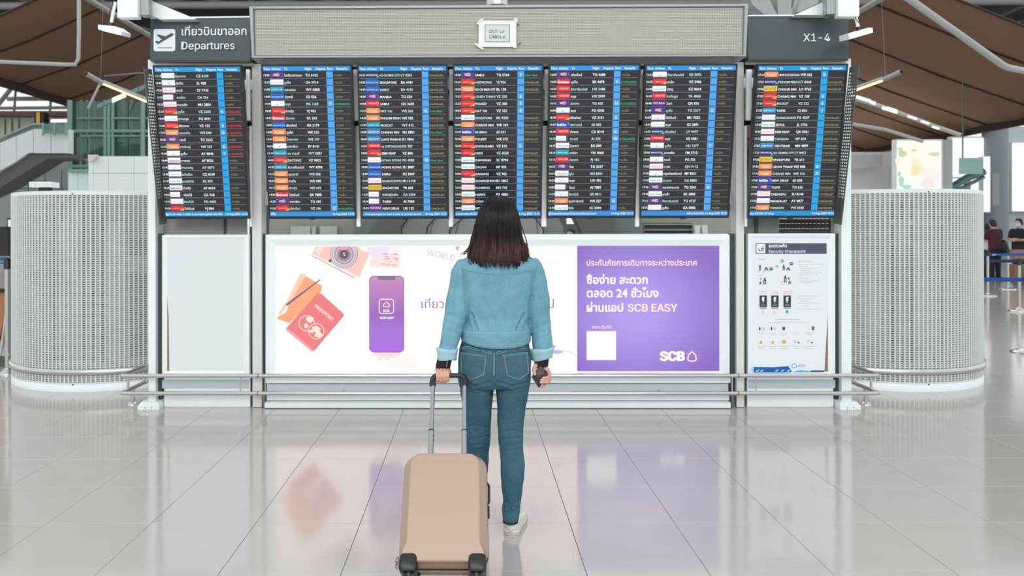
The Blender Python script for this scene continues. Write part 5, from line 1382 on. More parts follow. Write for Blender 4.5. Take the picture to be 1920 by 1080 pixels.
b = MB(); q = P(830, 1054, 2.86); b.tube([C(0, V0 + .004, .2365), C(0, V0 + .003, .2385)], .0022, seg=8); b.build('rivet', M_dsteel, su)

# ------------------------------------------------------------------ the woman
BY = 3.68
def px2(x, y, Y=BY): return P(x, y, Y)
def ell(c, rx, ry, n=36, e=2.3, tilt=0.0):
    out = []
    for k in range(n):
        a = 2 * PI * k / n; ca, sa = math.cos(a), math.sin(a)
        out.append((c[0] + rx * math.copysign(abs(ca) ** (2 / e), ca), c[1] + ry * math.copysign(abs(sa) ** (2 / e), sa), c[2] + tilt * ca * rx))
    return out
M_skin = mat('skin', (208, 156, 136), rough=.5, var=.03, vscale=20)
M_skin.node_tree.nodes['Principled BSDF'].inputs['Subsurface Weight'].default_value = .08
def denim(name, col, pale, rough=.85, sc=1.0):
    m = mat(name, col, rough=rough, spec=.2)
    nt = m.node_tree; bs = nt.nodes['Principled BSDF']
    tc = nt.nodes.new('ShaderNodeTexCoord'); mp = nt.nodes.new('ShaderNodeMapping'); mp.inputs['Scale'].default_value = (420, 420, 60)
    n1 = nt.nodes.new('ShaderNodeTexNoise'); n1.inputs['Scale'].default_value = 1.0; n1.inputs['Detail'].default_value = 2
    n2 = nt.nodes.new('ShaderNodeTexNoise'); n2.inputs['Scale'].default_value = 7.0; n2.inputs['Detail'].default_value = 6; n2.inputs['Roughness'].default_value = .65
    mp2 = nt.nodes.new('ShaderNodeMapping'); mp2.inputs['Scale'].default_value = (60, 60, 300)
    n3 = nt.nodes.new('ShaderNodeTexNoise'); n3.inputs['Scale'].default_value = 1.0
    nt.links.new(tc.outputs['Object'], mp.inputs[0]); nt.links.new(mp.outputs[0], n1.inputs[0]); nt.links.new(tc.outputs['Object'], n2.inputs[0])
    nt.links.new(tc.outputs['Object'], mp2.inputs[0]); nt.links.new(mp2.outputs[0], n3.inputs[0])
    mx = nt.nodes.new('ShaderNodeMix'); mx.data_type = 'RGBA'; mx.inputs[6].default_value = lin(col); mx.inputs[7].default_value = lin(pale)
    ad_ = nt.nodes.new('ShaderNodeMath'); ad_.operation = 'MULTIPLY_ADD'; ad_.inputs[1].default_value = .55; ad2 = nt.nodes.new('ShaderNodeMath'); ad2.operation = 'MULTIPLY_ADD'; ad2.inputs[1].default_value = .9; ad2.inputs[2].default_value = -.30
    nt.links.new(n1.outputs[0], ad_.inputs[0]); nt.links.new(n2.outputs[0], ad2.inputs[0]); nt.links.new(ad2.outputs[0], ad_.inputs[2]); nt.links.new(ad_.outputs[0], mx.inputs[0]); nt.links.new(mx.outputs[2], bs.inputs['Base Color'])
    bp = nt.nodes.new('ShaderNodeBump'); bp.inputs['Strength'].default_value = .25; bp.inputs['Distance'].default_value = .001
    nt.links.new(n3.outputs[0], bp.inputs['Height']); nt.links.new(bp.outputs[0], bs.inputs['Normal'])
    return m
M_jkt = denim('light_blue_denim', (78, 130, 149), (136, 184, 198))
M_jkt_in = denim('pale_denim_underside', (140, 184, 196), (168, 204, 212))
M_jns = denim('mid_blue_denim', (34, 70, 88), (82, 120, 134))
M_sti = mat('pale_stitching', (176, 206, 212), rough=.8)
M_sti2 = mat('grey_blue_stitching', (140, 170, 178), rough=.8)
M_stib = mat('brown_stitching', (112, 98, 108), rough=.8)
M_blk = mat('black_knit', (28, 24, 27), rough=.9, bump=.3, bscale=400)

wom = thing('person', 'woman seen from behind in a light blue denim jacket and jeans, long dark hair', 'person', (px2(932, 700).x, BY, 0))
# --- jacket
JT = [(470, 912, 952, .050), (476, 893, 975, .068), (482, 873, 996, .085), (490, 862, 1008, .098), (502, 858, 1011, .108), (520, 866, 1004, .116), (545, 870, 999, .120), (575, 874, 994, .120), (598, 876, 991, .118), (610, 871, 993, .122), (619, 866, 994, .126), (630, 866, 993, .122), (640, 867, 992, .118)]
b = MB(); rings = []
for y in np.linspace(470, 638, 34):
    l, r, ry = interp(JT, y); a, c = px2(l, y), px2(r, y)
    rings.append(ell(((a.x + c.x) / 2, BY - (.0 if y > 500 else -.01 * (500 - y) / 30), a.z), (c.x - a.x) / 2, ry, 40))
b.loft(rings)
ARML = [(486, 876, 17, 3.69), (496, 872, 20, 3.69), (510, 867, 22, 3.685), (535, 864, 22.5, 3.68), (560, 860, 23, 3.67), (590, 855.5, 22, 3.66), (612, 850, 20.5, 3.64), (635, 844, 18.5, 3.62), (655, 840, 17.5, 3.605), (668, 838, 17, 3.60)]
ARMR = [(484, 992, 16, 3.69), (494, 996, 19, 3.69), (510, 1001, 22, 3.69), (535, 1003, 23, 3.69), (560, 1007, 23, 3.69), (590, 1010, 22, 3.69), (612, 1012.5, 20.5, 3.685), (635, 1016, 19, 3.675), (655, 1017.5, 18.5, 3.665), (668, 1017, 18, 3.66)]
for A_ in (ARML, ARMR):
    rings = []
    for y in np.linspace(A_[0][0], A_[-1][0], 30):
        cx, r, Y = interp(A_, y); c = px2(cx, y, Y); rr = r * Y / FPX
        rings.append(ell(tuple(c), rr, rr * 1.05, 28, 2.1))
    b.loft(rings)
jm = remesh(b, .0040, 9)
nv = len(jm.vertices); co = np.zeros(nv * 3); jm.vertices.foreach_get('co', co); co = co.reshape(-1, 3)
no_ = np.zeros(nv * 3); jm.vertex_normals.foreach_get('vector', no_); no_ = no_.reshape(-1, 3)
def proj(co):
    """pixel position of world points (only used to lay folds and seams on the cloth)"""
    R = np.array(ROT.to_3x3()).T
    q = (co - np.array([0, 0, CAMZ])) @ R.T
    return np.stack([PPX + FPX * q[:, 0] / -q[:, 2], PPY - FPX * q[:, 1] / -q[:, 2]], 1)
def seg_dist(p, a, c):
    a = np.array(a, float); c = np.array(c, float); d = c - a; t = np.clip(((p - a) @ d) / (d @ d), 0, 1)
    return np.hypot(*(p - (a + t[:, None] * d)).T), t
def folds(co, no, lines, back_only=True):
    p = proj(co); disp = np.zeros(len(co))
    for pts, w, depth in lines:
        for a, c in zip(pts[:-1], pts[1:]):
            d, t = seg_dist(p, a, c)
            disp += -depth * np.exp(-(d / w) ** 2) + depth * .55 * np.exp(-((d - 2.1 * w) / (1.1 * w)) ** 2)
    if back_only: disp *= np.clip(-no[:, 1] * 2.5, 0, 1)
    return disp
def noise_disp(co, sx, sz, amp, off=0.0):
    return np.array([noise.noise(Vector((x * sx + off, y * sx, z * sz))) for x, y, z in co]) * amp
jl = [([(895, 621), (890, 605), (885, 588)], 2.2, .010), ([(969, 621), (974, 606), (982, 589)], 2.2, .010), ([(880, 590), (872, 555), (868, 520)], 2.6, .003), ([(990, 590), (997, 555), (1004, 520)], 2.6, .003),
      ([(905, 560), (925, 600), (930, 616)], 5, .0018), ([(960, 560), (948, 600), (944, 616)], 5, .0018), ([(868, 600), (842, 590)], 3, .003), ([(863, 628), (836, 618)], 2.2, .003),
      ([(997, 618), (1026, 606)], 2.6, .004), ([(1002, 640), (1030, 628)], 2.2, .003), ([(826, 644), (852, 652)], 2, .003), ([(1000, 655), (1032, 646)], 2, .003), ([(1012, 560), (1022, 610), (1020, 645)], 3.4, .003), ([(850, 540), (842, 600), (838, 645)], 3.4, .002),
      ([(880, 530), (915, 545)], 5, .0015), ([(985, 530), (955, 545)], 5, .0015)]
dsp = folds(co, no_, jl) + noise_disp(co, 9, 14, .0045) + noise_disp(co, 28, 40, .0014, 5)
co2 = co + no_ * dsp[:, None]
jm.vertices.foreach_set('co', co2.ravel()); jm.update()
def relax(me, it, f=.5):
    n = len(me.vertices); e = np.zeros(len(me.edges) * 2, dtype=np.int64); me.edges.foreach_get('vertices', e); e = e.reshape(-1, 2)
    c = np.zeros(n * 3); me.vertices.foreach_get('co', c); c = c.reshape(-1, 3); deg = np.bincount(e.ravel(), minlength=n)[:, None]
    for _ in range(it):
        s = np.zeros_like(c)
        for k in range(3): s[:, k] = np.bincount(e[:, 0], c[e[:, 1], k], n) + np.bincount(e[:, 1], c[e[:, 0], k], n)
        c = c + f * (s / np.maximum(deg, 1) - c)
    me.vertices.foreach_set('co', c.ravel()); me.update()
relax(jm, 7)
def bvh_of(me): return BVHTree.FromPolygons([v.co.copy() for v in me.vertices], [tuple(p.vertices) for p in me.polygons])
jb = bvh_of(jm)
CAM = Vector((0, 0, CAMZ))
def on(bv, x, y, off=.0):
    d = (P(x, y, 3.0) - CAM).normalized(); h = bv.ray_cast(CAM, d)
    if h[0] is None: return None
    return h[0] + h[1].normalized() * off
def drape(bv, pts, off=0.0, step=3.0):
    out = []
    for (a, c), (d, e) in zip(pts[:-1], pts[1:]):
        n = max(1, int(math.hypot(d - a, e - c) / step))
        for k in range(n):
            q = on(bv, a + (d - a) * k / n, c + (e - c) * k / n, off)
            if q is not None: out.append(q)
    q = on(bv, *pts[-1], off)
    if q is not None: out.append(q)
    # drop jumps
    return [p for i, p in enumerate(out) if i == 0 or (p - out[i - 1]).length < .03]
def stitches(mb, bv, pts, m, r=.0008, off=.0006, dash=True):
    q = drape(bv, pts, off, 1.6)
    if len(q) < 2: return
    if dash:
        for i in range(0, len(q) - 1, 1):
            a, c = q[i], q[i + 1]; mb.tube([a.lerp(c, .12), a.lerp(c, .82)], r, m, seg=5, smooth=False)
    else: mb.tube(q, r, m, seg=6)
jk = link_mesh(jm, 'jacket', M_jkt, wom)
jk['_o'] = wom['_o']
b = MB()
yoke = [(864, 503), (880, 508), (900, 512), (935, 515), (972, 512), (990, 508), (1007, 501)]
def off2(pts, dy, dx=0): return [(x + dx, y + dy) for x, y in pts]
SEAM = [yoke, [(866, 500), (868, 530), (872, 560), (877, 592)], [(1007, 499), (1001, 530), (996, 560), (991, 590)]]
for s_ in SEAM:
    q = drape(jb, s_, .0002, 3)
    if len(q) > 1: b.tube(q, .0016, M_jkt, seg=6)
b.build('seams', M_jkt, jk, kind='stuff')
b = MB()
stitches(b, jb, off2(yoke, 1.6), M_sti2); stitches(b, jb, off2(yoke, 3.6), M_sti2)
for s_ in (SEAM[1], SEAM[2]):
    d = 1.8 if s_ is SEAM[1] else -1.8; stitches(b, jb, off2(s_, 0, d), M_sti2)
stitches(b, jb, [(862, 500), (856, 520), (853, 562), (849, 607), (842, 636), (838, 650)], M_sti2); stitches(b, jb, [(860, 502), (854, 522), (851, 562), (847, 605), (840, 634)], M_sti2)
stitches(b, jb, [(1011, 500), (1018, 520), (1020, 551), (1025, 595), (1028, 620), (1029, 640)], M_sti2); stitches(b, jb, [(1013, 502), (1020, 522), (1022, 551), (1027, 595)], M_sti2)
b.build('stitching', M_sti2, jk, kind='stuff')
# waistband
b = MB(); rings = []
def wb(y, dr):
    l, r, ry = interp(JT, min(y, 630)); a, c = px2(l, 620), px2(r, 620); out = []
    cx = (a.x + c.x) / 2; rx = (c.x - a.x) / 2 + dr
    for k in range(64):
        t = 2 * PI * k / 64; ca, sa = math.cos(t), math.sin(t); e = 2.4
        X_ = cx + rx * math.copysign(abs(ca) ** (2 / e), ca); Y_ = BY + (ry + dr) * math.copysign(abs(sa) ** (2 / e), sa)
        sag = (11 * (1 - abs(ca) ** 2) + (3 if ca > 0 else -1) * abs(ca)) * (y - 618) / 22
        out.append((X_, Y_, px2(0, y + (sag if sa < .3 else sag * .4)).z))
    return out
for y, dr in ((616.5, .000), (616.8, .0045), (619, .0055), (626, .0045), (634, .0055), (637.2, .0045), (637.6, .001)): rings.append(wb(y, dr))
b.loft(rings, caps=False)
wbm = b.mesh('waistband', None); wbb = bvh_of(wbm)
wbo = link_mesh(wbm, 'waistband', M_jkt, wom)
b = MB()
for dy in (619.3, 622.5): stitches(b, wbb, [(866, dy), (895, dy + 1), (932, dy + 1.5), (965, dy + 1), (992, dy)], M_sti, r=.0008)
stitches(b, wbb, [(863, 634), (880, 641), (905, 646), (945, 646.5), (975, 644), (994, 640)], M_sti, r=.0008)
b.build('stitching', M_sti2, wbo, kind='stuff')
b = MB()
for x in (896, 969):
    q = drape(wbb, [(x, 619), (x, 643)], .001, 4)
    if len(q) > 1: b.tube(q, .0014, M_jkt, seg=6)
b.build('band_seam', M_jkt, wbo)
# collar
b = MB(); rings = []
for y, rx, ry in ((478, .062, .062), (470, .066, .064), (466, .070, .066), (472, .078, .074), (478, .086, .082)):
    c = px2(933, y); rings.append(ell((c.x, BY + .005, c.z), rx, ry, 30, 2.0))
b.loft(rings, caps=False); b.build('collar', M_jkt, wom)
# rolled cuffs
def cuff(cx, y0, y1, r0, r1, Y, tilt, name='cuff'):
    b = MB(); rings = []
    k = Y / FPX
    for t, dr in ((0, -3), (.0, 1.0), (.08, 3.0), (.35, 1.6), (.7, .8), (.92, 1.4), (1.0, .2), (.97, -2.0), (.6, -2.6)):
        y = y0 + (y1 - y0) * t; r = (r0 + (r1 - r0) * t + dr) * k; c = P(cx, y, Y)
        ring = []
        for j in range(40):
            a = 2 * PI * j / 40; w = 1 + .035 * math.sin(3 * a + cx) + .02 * math.sin(7 * a)
            ring.append((c.x + r * w * math.cos(a), c.y + r * 1.03 * w * math.sin(a), c.z + tilt * r * math.cos(a) + .0035 * math.sin(2 * a + 1 + t * 2) - .004 * math.sin(a)))
        rings.append(ring)
    b.loft(rings, caps=False); me = b.mesh(name); bv = bvh_of(me)
    o = link_mesh(me, name, M_jkt_in, wom)
    s = MB(); stitches(s, bv, [(cx - r1 * .9, y0 + 7), (cx, y0 + 9), (cx + r1 * .9, y0 + 7)], M_sti, r=.0006); stitches(s, bv, [(cx + 1, y0 + 3), (cx, y1 - 1)], M_sti, r=.0011, dash=False)
    s.build('stitching', M_sti, o, kind='stuff')
    return o
cuff(838, 653, 675, 18.6, 16.8, 3.60, -.05); cuff(1017, 652, 674, 22.5, 18.0, 3.66, .14)
# black knitted sleeves
def knit(pts, name='knit_sleeve'):
    b = MB(); rings = [ell(tuple(P(x, y, Y)), r * Y / FPX, r * .95 * Y / FPX, 24, 2.0, tilt) for x, y, r, Y, tilt in pts]; b.loft(rings, caps=False)
    return b.build(name, M_blk, wom)
kn = knit([(836, 664, 14.0, 3.60, 0), (833, 676, 14.0, 3.60, -.05), (830.5, 688, 13.6, 3.60, -.12), (829.5, 696.5, 13.4, 3.598, -.13), (829.5, 697.5, 12.4, 3.598, -.13), (830, 690, 11.6, 3.6, -.1)])
knit([(1017, 664, 13.5, 3.655, 0), (1015.5, 676, 13.6, 3.65, .05), (1015, 684, 13.2, 3.645, .06), (1015, 686.5, 13.0, 3.645, .06), (1015, 687, 12, 3.645, .06), (1015, 682, 11.4, 3.645, .05)])
b = MB(); b.tube([P(838.3, 673, 3.554), P(838.2, 680, 3.5535), P(837.4, 688.5, 3.556)], .0011, seg=6); b.build('white_thread', mat('white_cord', (216, 214, 216), rough=.7), kn, label='short white thread')

# --- jeans
b = MB(); rings = []
HT = [(626, 869, 989, .100, 3.68), (640, 865, 991, .105, 3.68), (655, 861, 993.5, .113, 3.675), (675, 859, 996, .124, 3.668), (695, 858, 996, .130, 3.665), (712, 859, 995, .126, 3.668), (724, 861, 993, .108, 3.675)]
for y in np.linspace(626, 722, 22):
    l, r, ry, Y = interp(HT, y); a, c = P(l, y, Y), P(r, y, Y); rings.append(ell(((a.x + c.x) / 2, Y, a.z), (c.x - a.x) / 2, ry, 44, 2.25))
b.loft(rings)
LEGL = [(690, 893, 33, 3.67, 1.1), (712, 893.5, 32.5, 3.67, 1.1), (735, 894, 31, 3.675, 1.08), (768, 895.5, 26.6, 3.69, 1.08), (800, 896.5, 24.2, 3.71, 1.05), (825, 896, 22.6, 3.73, 1.05), (845, 895, 22.4, 3.76, 1.05), (875, 893, 22.5, 3.81, 1.05), (905, 892, 20, 3.87, 1.0), (925, 892, 17.5, 3.91, 1.0), (935, 892, 17.5, 3.93, 1)]
LEGR = [(690, 961.5, 33, 3.67, 1.1), (712, 961.5, 32.5, 3.67, 1.1), (735, 960.5, 30.5, 3.67, 1.08), (768, 958.5, 26.5, 3.67, 1.08), (800, 957, 24.3, 3.67, 1.05), (825, 957.5, 23.4, 3.665, 1.05), (845, 959, 22.2, 3.66, 1.05), (868, 961, 23, 3.65, 1.1), (892, 960.8, 22.2, 3.64, 1.08), (916, 960.5, 19.6, 3.63, 1.05), (940, 960, 16.5, 3.625, 1.0), (953, 958.5, 17.0, 3.62, 1.0), (962, 958, 16.8, 3.606, 1.1), (970, 957.5, 15.6, 3.60, 1.2), (975, 957.3, 15.2, 3.60, 1.2)]
for L_ in (LEGL, LEGR):
    rings = []
    for y in np.linspace(L_[0][0], L_[-1][0], 46):
        cx, r, Y, e = interp(L_, y); c = P(cx, y, Y); rr = r * Y / FPX; rings.append(ell(tuple(c), rr, rr * e, 30, 2.05))
    b.loft(rings)
jm2 = remesh(b, .005, 4)
nv = len(jm2.vertices); co = np.zeros(nv * 3); jm2.vertices.foreach_get('co', co); co = co.reshape(-1, 3)
no_ = np.zeros(nv * 3); jm2.vertex_normals.foreach_get('vector', no_); no_ = no_.reshape(-1, 3)
jl2 = [([(866, 718), (890, 724), (922, 716)], 2.2, .0045), ([(864, 735), (895, 738), (918, 733)], 1.8, .003), ([(932, 716), (960, 724), (992, 716)], 2.2, .0045), ([(934, 738), (965, 740), (988, 732)], 1.8, .003), ([(926, 660), (926, 712)], 2.4, .007),
       ([(874, 800), (890, 797), (916, 802)], 1.8, .0028), ([(874, 813), (900, 808)], 1.6, .0026), ([(875, 824), (915, 818)], 1.8, .003), ([(874, 836), (914, 832)], 1.8, .003), ([(934, 797), (975, 793)], 1.6, .0024), ([(936, 812), (965, 806), (980, 812)], 1.8, .003), ([(936, 824), (980, 820)], 1.8, .003), ([(940, 836), (982, 830)], 1.6, .0026), ([(942, 846), (975, 843)], 1.8, .0026),
       ([(944, 940), (960, 946), (976, 938)], 1.6, .003), ([(942, 951), (958, 948), (974, 954)], 1.6, .0032), ([(944, 961), (972, 958)], 1.5, .003)]
dsp = folds(co, no_, jl2) + noise_disp(co, 12, 20, .0028, 9) + noise_disp(co, 34, 60, .0011, 3)
jm2.vertices.foreach_set('co', (co + no_ * dsp[:, None]).ravel()); jm2.update(); relax(jm2, 1); jnb = bvh_of(jm2)
jn = link_mesh(jm2, 'jeans', M_jns, wom)
def patch(mb, bv, top, bot, off, m, n=12):
    def along(pl, t):
        L = [0]
        for a, c in zip(pl[:-1], pl[1:]): L.append(L[-1] + math.hypot(c[0] - a[0], c[1] - a[1]))
        d = t * L[-1]
        for i in range(len(pl) - 1):
            if d <= L[i + 1] + 1e-9:
                k = (d - L[i]) / max(1e-9, L[i + 1] - L[i]); return pl[i][0] + (pl[i + 1][0] - pl[i][0]) * k, pl[i][1] + (pl[i + 1][1] - pl[i][1]) * k
        return pl[-1]
    G = []
    for j in range(n + 1):
        row = []
        for i in range(n + 1):
            a, c = along(top, i / n), along(bot, i / n); x, y = a[0] + (c[0] - a[0]) * j / n, a[1] + (c[1] - a[1]) * j / n
            q = on(bv, x, y, off if 0 < i < n and 0 < j < n else off * .9)
            row.append(q)
        G.append(row)
    if any(q is None for r in G for q in r): return None
    vs = [q for r in G for q in r] + [q - (q - CAM).normalized() * -(off + .001) for r in G for q in r]
    w = n + 1; N_ = w * w; fs = [(j * w + i, (j + 1) * w + i, (j + 1) * w + i + 1, j * w + i + 1) for j in range(n) for i in range(n)]
    br = [(0, i) for i in range(w)] + [(j, n) for j in range(1, w)] + [(n, i) for i in range(n - 1, -1, -1)] + [(j, 0) for j in range(n - 1, 0, -1)]
    for k in range(len(br)):
        a = br[k][0] * w + br[k][1]; c = br[(k + 1) % len(br)]; c = c[0] * w + c[1]; fs.append((a, c, c + N_, a + N_))
    mb.add(vs, fs, m, True)
PK = [([(864, 660), (888, 663), (912.5, 665)], [(864.5, 700), (883.5, 712.5), (909, 703.5)]), ([(942.5, 665), (966, 662.5), (988.5, 659.5)], [(950, 705), (972.5, 712.5), (991.5, 700)])]
for k, (tp, bt) in enumerate(PK):
    b = MB(); patch(b, jnb, tp, bt, .0028, M_jns); po = b.build('back_pocket', M_jns, jn)
    s = MB(); pb = jnb
    edge = [tp[0]] + bt[:1] + [bt[1]] + [bt[2]] + [tp[-1]]
    cx = sum(p[0] for p in edge) / 5; cy = sum(p[1] for p in edge) / 5
    for sh in (.97, .90): stitches(s, pb, [(cx + (x - cx) * sh, cy + (y - cy) * sh) for x, y in edge], M_sti, r=.0006, off=.0034)
    for dy in (1.0, 3.4): stitches(s, pb, [(x, y + dy) for x, y in tp], M_sti, r=.0006, off=.0034)
    s.build('pocket_stitching', M_sti, po, kind='stuff')
    s = MB()
    arc = [(866, 675), (873, 674.5), (880, 679), (883, 688), (888, 681), (898, 677), (910, 677.5)] if k == 0 else [(949, 680), (957, 678), (968, 681), (975, 689), (978, 680), (983, 676.5), (988, 676)]
    stitches(s, pb, arc, M_stib, r=.0007, off=.0036); stitches(s, pb, [(x, y + 2.2) for x, y in arc], M_stib, r=.0007, off=.0036)
    s.build('arched_stitching', M_stib, po, kind='stuff')
b = MB(); q = on(jnb, 944, 678, .004); b.box(q.x - .003, q.x + .003, q.y - .001, q.y + .002, q.z - .008, q.z + .004); b.build('red_tab', mat('red_tab', (180, 40, 62), rough=.7), jn)
b = MB()
for pts in ([(863, 652), (876, 649), (900, 655), (922, 661)], [(929, 661), (955, 655), (985, 649)], [(863, 655), (876, 652), (900, 658), (922, 664)], [(929, 664), (955, 658), (985, 652)], [(925, 661), (925, 704)], [(927.6, 661), (927.6, 704)], [(861, 660), (860, 700)], [(993, 660), (994.5, 700)]):
    stitches(b, jnb, pts, M_sti, r=.0007)
b.build('yoke_stitching', M_sti, jn, kind='stuff')
b = MB()
for cx, cy, Y, r in ((957.3, 975.5, 3.60, 15.6),):
    c = P(cx, cy, Y); rr = r * Y / FPX
    b.loft([ell((c.x, c.y, c.z + .004), rr * .95, rr * 1.13, 30, 2), ell((c.x, c.y, c.z - .006), rr * .97, rr * 1.16, 30, 2), ell((c.x, c.y, c.z - .006), rr * .85, rr * 1.03, 30, 2)], caps=False)
b.build('hem', mat('dark_denim_hem', (26, 52, 74), rough=.9), jn)

# --- body: one mesh, head to feet, with hands
b = MB()
hc = px2(935, 418)
def ring_at(cx, cy, cz, rx, ry, n=28, e=2.1): return ell((cx, cy, cz), rx, ry, n, e)
hx = px2(934.5, 420).x; HYc = BY + .01
zc = px2(0, 371).z
HEAD = [(.000, .028, .032, .0), (.012, .050, .062, .0), (.035, .067, .085, 0), (.065, .074, .093, 0), (.095, .075, .094, 0), (.12, .073, .090, .002), (.145, .069, .083, .006), (.17, .062, .073, .012), (.19, .052, .060, .020), (.208, .036, .040, .034), (.216, .018, .02, .045)]
b.loft([ring_at(hx, HYc + d, zc - t, rx, ry) for t, rx, ry, d in HEAD])
b.tube([(hx, HYc + .012, zc - .15), (hx, BY + .005, zc - .23), (hx, BY, zc - .30)], [.052, .050, .06], seg=20)
b.tube([(hx, HYc + .088, zc - .108), (hx, HYc + .103, zc - .135), (hx, HYc + .098, zc - .146)], [.008, .013, .010], seg=10, round_ends=True)   # nose
b.tube([(hx - .02, HYc + .086, zc - .168), (hx, HYc + .094, zc - .168), (hx + .02, HYc + .086, zc - .168)], [.006, .009, .006], seg=8, round_ends=True)
for s in (-1, 1):
    b.tube([(hx + s * .074, HYc + .005, zc - .10), (hx + s * .080, HYc, zc - .115), (hx + s * .075, HYc + .008, zc - .142)], [.010, .013, .008], seg=10, round_ends=True, flat=.6)
rings = []
for y, l, r, ry in ((482, 905, 961, .05), (492, 878, 990, .07), (505, 874, 996, .08), (540, 880, 990, .085), (590, 888, 980, .08), (630, 882, 978, .08), (660, 876, 982, .09), (690, 875, 980, .09), (706, 880, 975, .07)):
    a, c = px2(l, y), px2(r, y); rings.append(ell(((a.x + c.x) / 2, BY, a.z), (c.x - a.x) / 2, ry, 30, 2.2))
b.loft(rings)
for A_, s in ((ARML, -1), (ARMR, 1)):
    pts = [P(interp(A_, y)[0], y, interp(A_, y)[2]) for y in (492, 540, 590, 635, 668)]
    end = [P(832, 680, 3.60), P(830, 694, 3.592)] if s < 0 else [P(1015.5, 678, 3.65), P(1015.5, 687, 3.645)]
    b.tube(pts + end, [.034, .038, .036, .030, .026, .024, .022], seg=16, flat=1)
for L_ in (LEGL, LEGR):
    ys = np.linspace(L_[0][0], L_[-1][0], 12); pts = [P(interp(L_, y)[0], y, interp(L_, y)[2]) for y in ys]
    last = pts[-1]; b.tube(pts + [Vector((last.x, last.y, .10)), Vector((last.x, last.y + .01, .06))], list(np.linspace(.062, .034, 12)) + [.031, .033], seg=16)
bodym = remesh(b, .0045, 3)
# hands (fine mesh)
def tube_px(mb, pts, r, **k): mb.tube([P(x, y, Y) for x, y, Y in pts], r, seg=12, round_ends=True, **k)
hb = MB()
tube_px(hb, [(830.5, 684, 3.597), (830, 692, 3.588), (829.5, 699, 3.574)], [.024, .028, .030], flat=.62, up=(0, 1, 0))
fx = [(820.6, 1.0, .0088), (827.2, 1.5, .0092), (833.8, 1.2, .0090), (839.8, 0, .0080)]
for x, dy, r in fx:
    tube_px(hb, [(x, 694, 3.566), (x, 699, 3.543), (x, 705 + dy * .5, 3.532), (x, 711.8 + dy, 3.538), (x + .3, 714 + dy, 3.556), (x + .3, 712, 3.578)], [r * 1.05, r * 1.12, r, r * .98, r * .92, r * .8])
tube_px(hb, [(821.5, 698.5, 3.549), (838.5, 698.5, 3.549)], [.0105, .0100])
tube_px(hb, [(821.5, 705, 3.535), (838.5, 704.5, 3.535)], [.0068, .0064])
tube_px(hb, [(838, 690, 3.60), (843, 697, 3.60), (842, 704, 3.602), (835, 709, 3.598)], [.011, .0105, .0098, .0085])
hr = MB()
tube_px(hr, [(1015.5, 681, 3.645), (1017, 690, 3.638), (1021, 700, 3.632), (1023, 709, 3.630)], [.023, .029, .032, .030], flat=.5, up=(0, 1, 0))
tube_px(hr, [(1008, 683, 3.64), (1002.0, 689, 3.615), (1000.8, 695, 3.600), (1002.8, 701.5, 3.588)], [.012, .0105, .0092, .0080])
for (y0, ex, ey, r) in ((703.5, 1018.5, 708.5, .0074), (709, 1015.0, 712.2, .0077), (714, 1013.8, 716.6, .0074)):
    tube_px(hr, [(1022, y0 - 2, 3.630), (1028, y0, 3.622), (1029.8, y0 + 1.5, 3.607), (1026, ey - .4, 3.588), (ex + 3, ey, 3.584), (ex, ey + .3, 3.5855)], [r * 1.1, r * 1.1, r * 1.05, r, r * .95, r * .85])
tube_px(hr, [(1021, 713, 3.628), (1023, 719, 3.618), (1019.5, 724, 3.606), (1016.5, 727.5, 3.600)], [.0075, .0075, .0068, .006])
for hm_ in (hb, hr):
    me = remesh(hm_, .0016, 3, factor=.4)
    bm = bmesh.new(); bm.from_mesh(bodym); bm.from_mesh(me); bm.to_mesh(bodym); bm.free()
bo = link_mesh(bodym, 'body', M_skin, wom)
# finger nails on the phone hand
b = MB()
for x, y in ((1019.2, 708.6), (1015.8, 712.3), (1014.6, 716.8)):
    c = P(x, y, 3.5775); b.tube([c + Vector((-.003, 0, 0)), c + Vector((.003, 0, 0))], .0034, seg=8, flat=.3, up=(0, 1, 0), round_ends=True)
b.build('finger_nails', mat('nail', (224, 184, 172), rough=.3), bo, kind='stuff')
# face
for s in (-1, 1):
    b = MB(); c = Vector((hx + s * .030, HYc + .083, zc - .112)); bm = bmesh.new(); bmesh.ops.create_uvsphere(bm, u_segments=16, v_segments=10, radius=.0115)
    b.add([v.co + c for v in bm.verts], [[v.index for v in f.verts] for f in bm.faces], None, True); bm.free(); b.build('eye', mat('eye_white', (232, 230, 226), rough=.2), wom)
    b = MB(); b.tube([c + Vector((0, .0085, 0)), c + Vector((0, .0120, 0))], .0052, seg=12); b.build('iris', mat('dark_iris', (46, 30, 24), rough=.2), wom)
    b = MB(); b.tube([c + Vector((-.016, -.001, .018)), c + Vector((0, .004, .022)), c + Vector((.016, -.002, .018))], .0026, seg=6, round_ends=True); b.build('eyebrow', mat('brow', (40, 28, 26), rough=.9), wom)
b = MB(); b.tube([(hx - .019, HYc + .090, zc - .169), (hx, HYc + .101, zc - .170), (hx + .019, HYc + .090, zc - .169)], [.003, .0062, .003], seg=8, round_ends=True); b.build('lips', mat('lips', (190, 96, 92), rough=.4), wom)

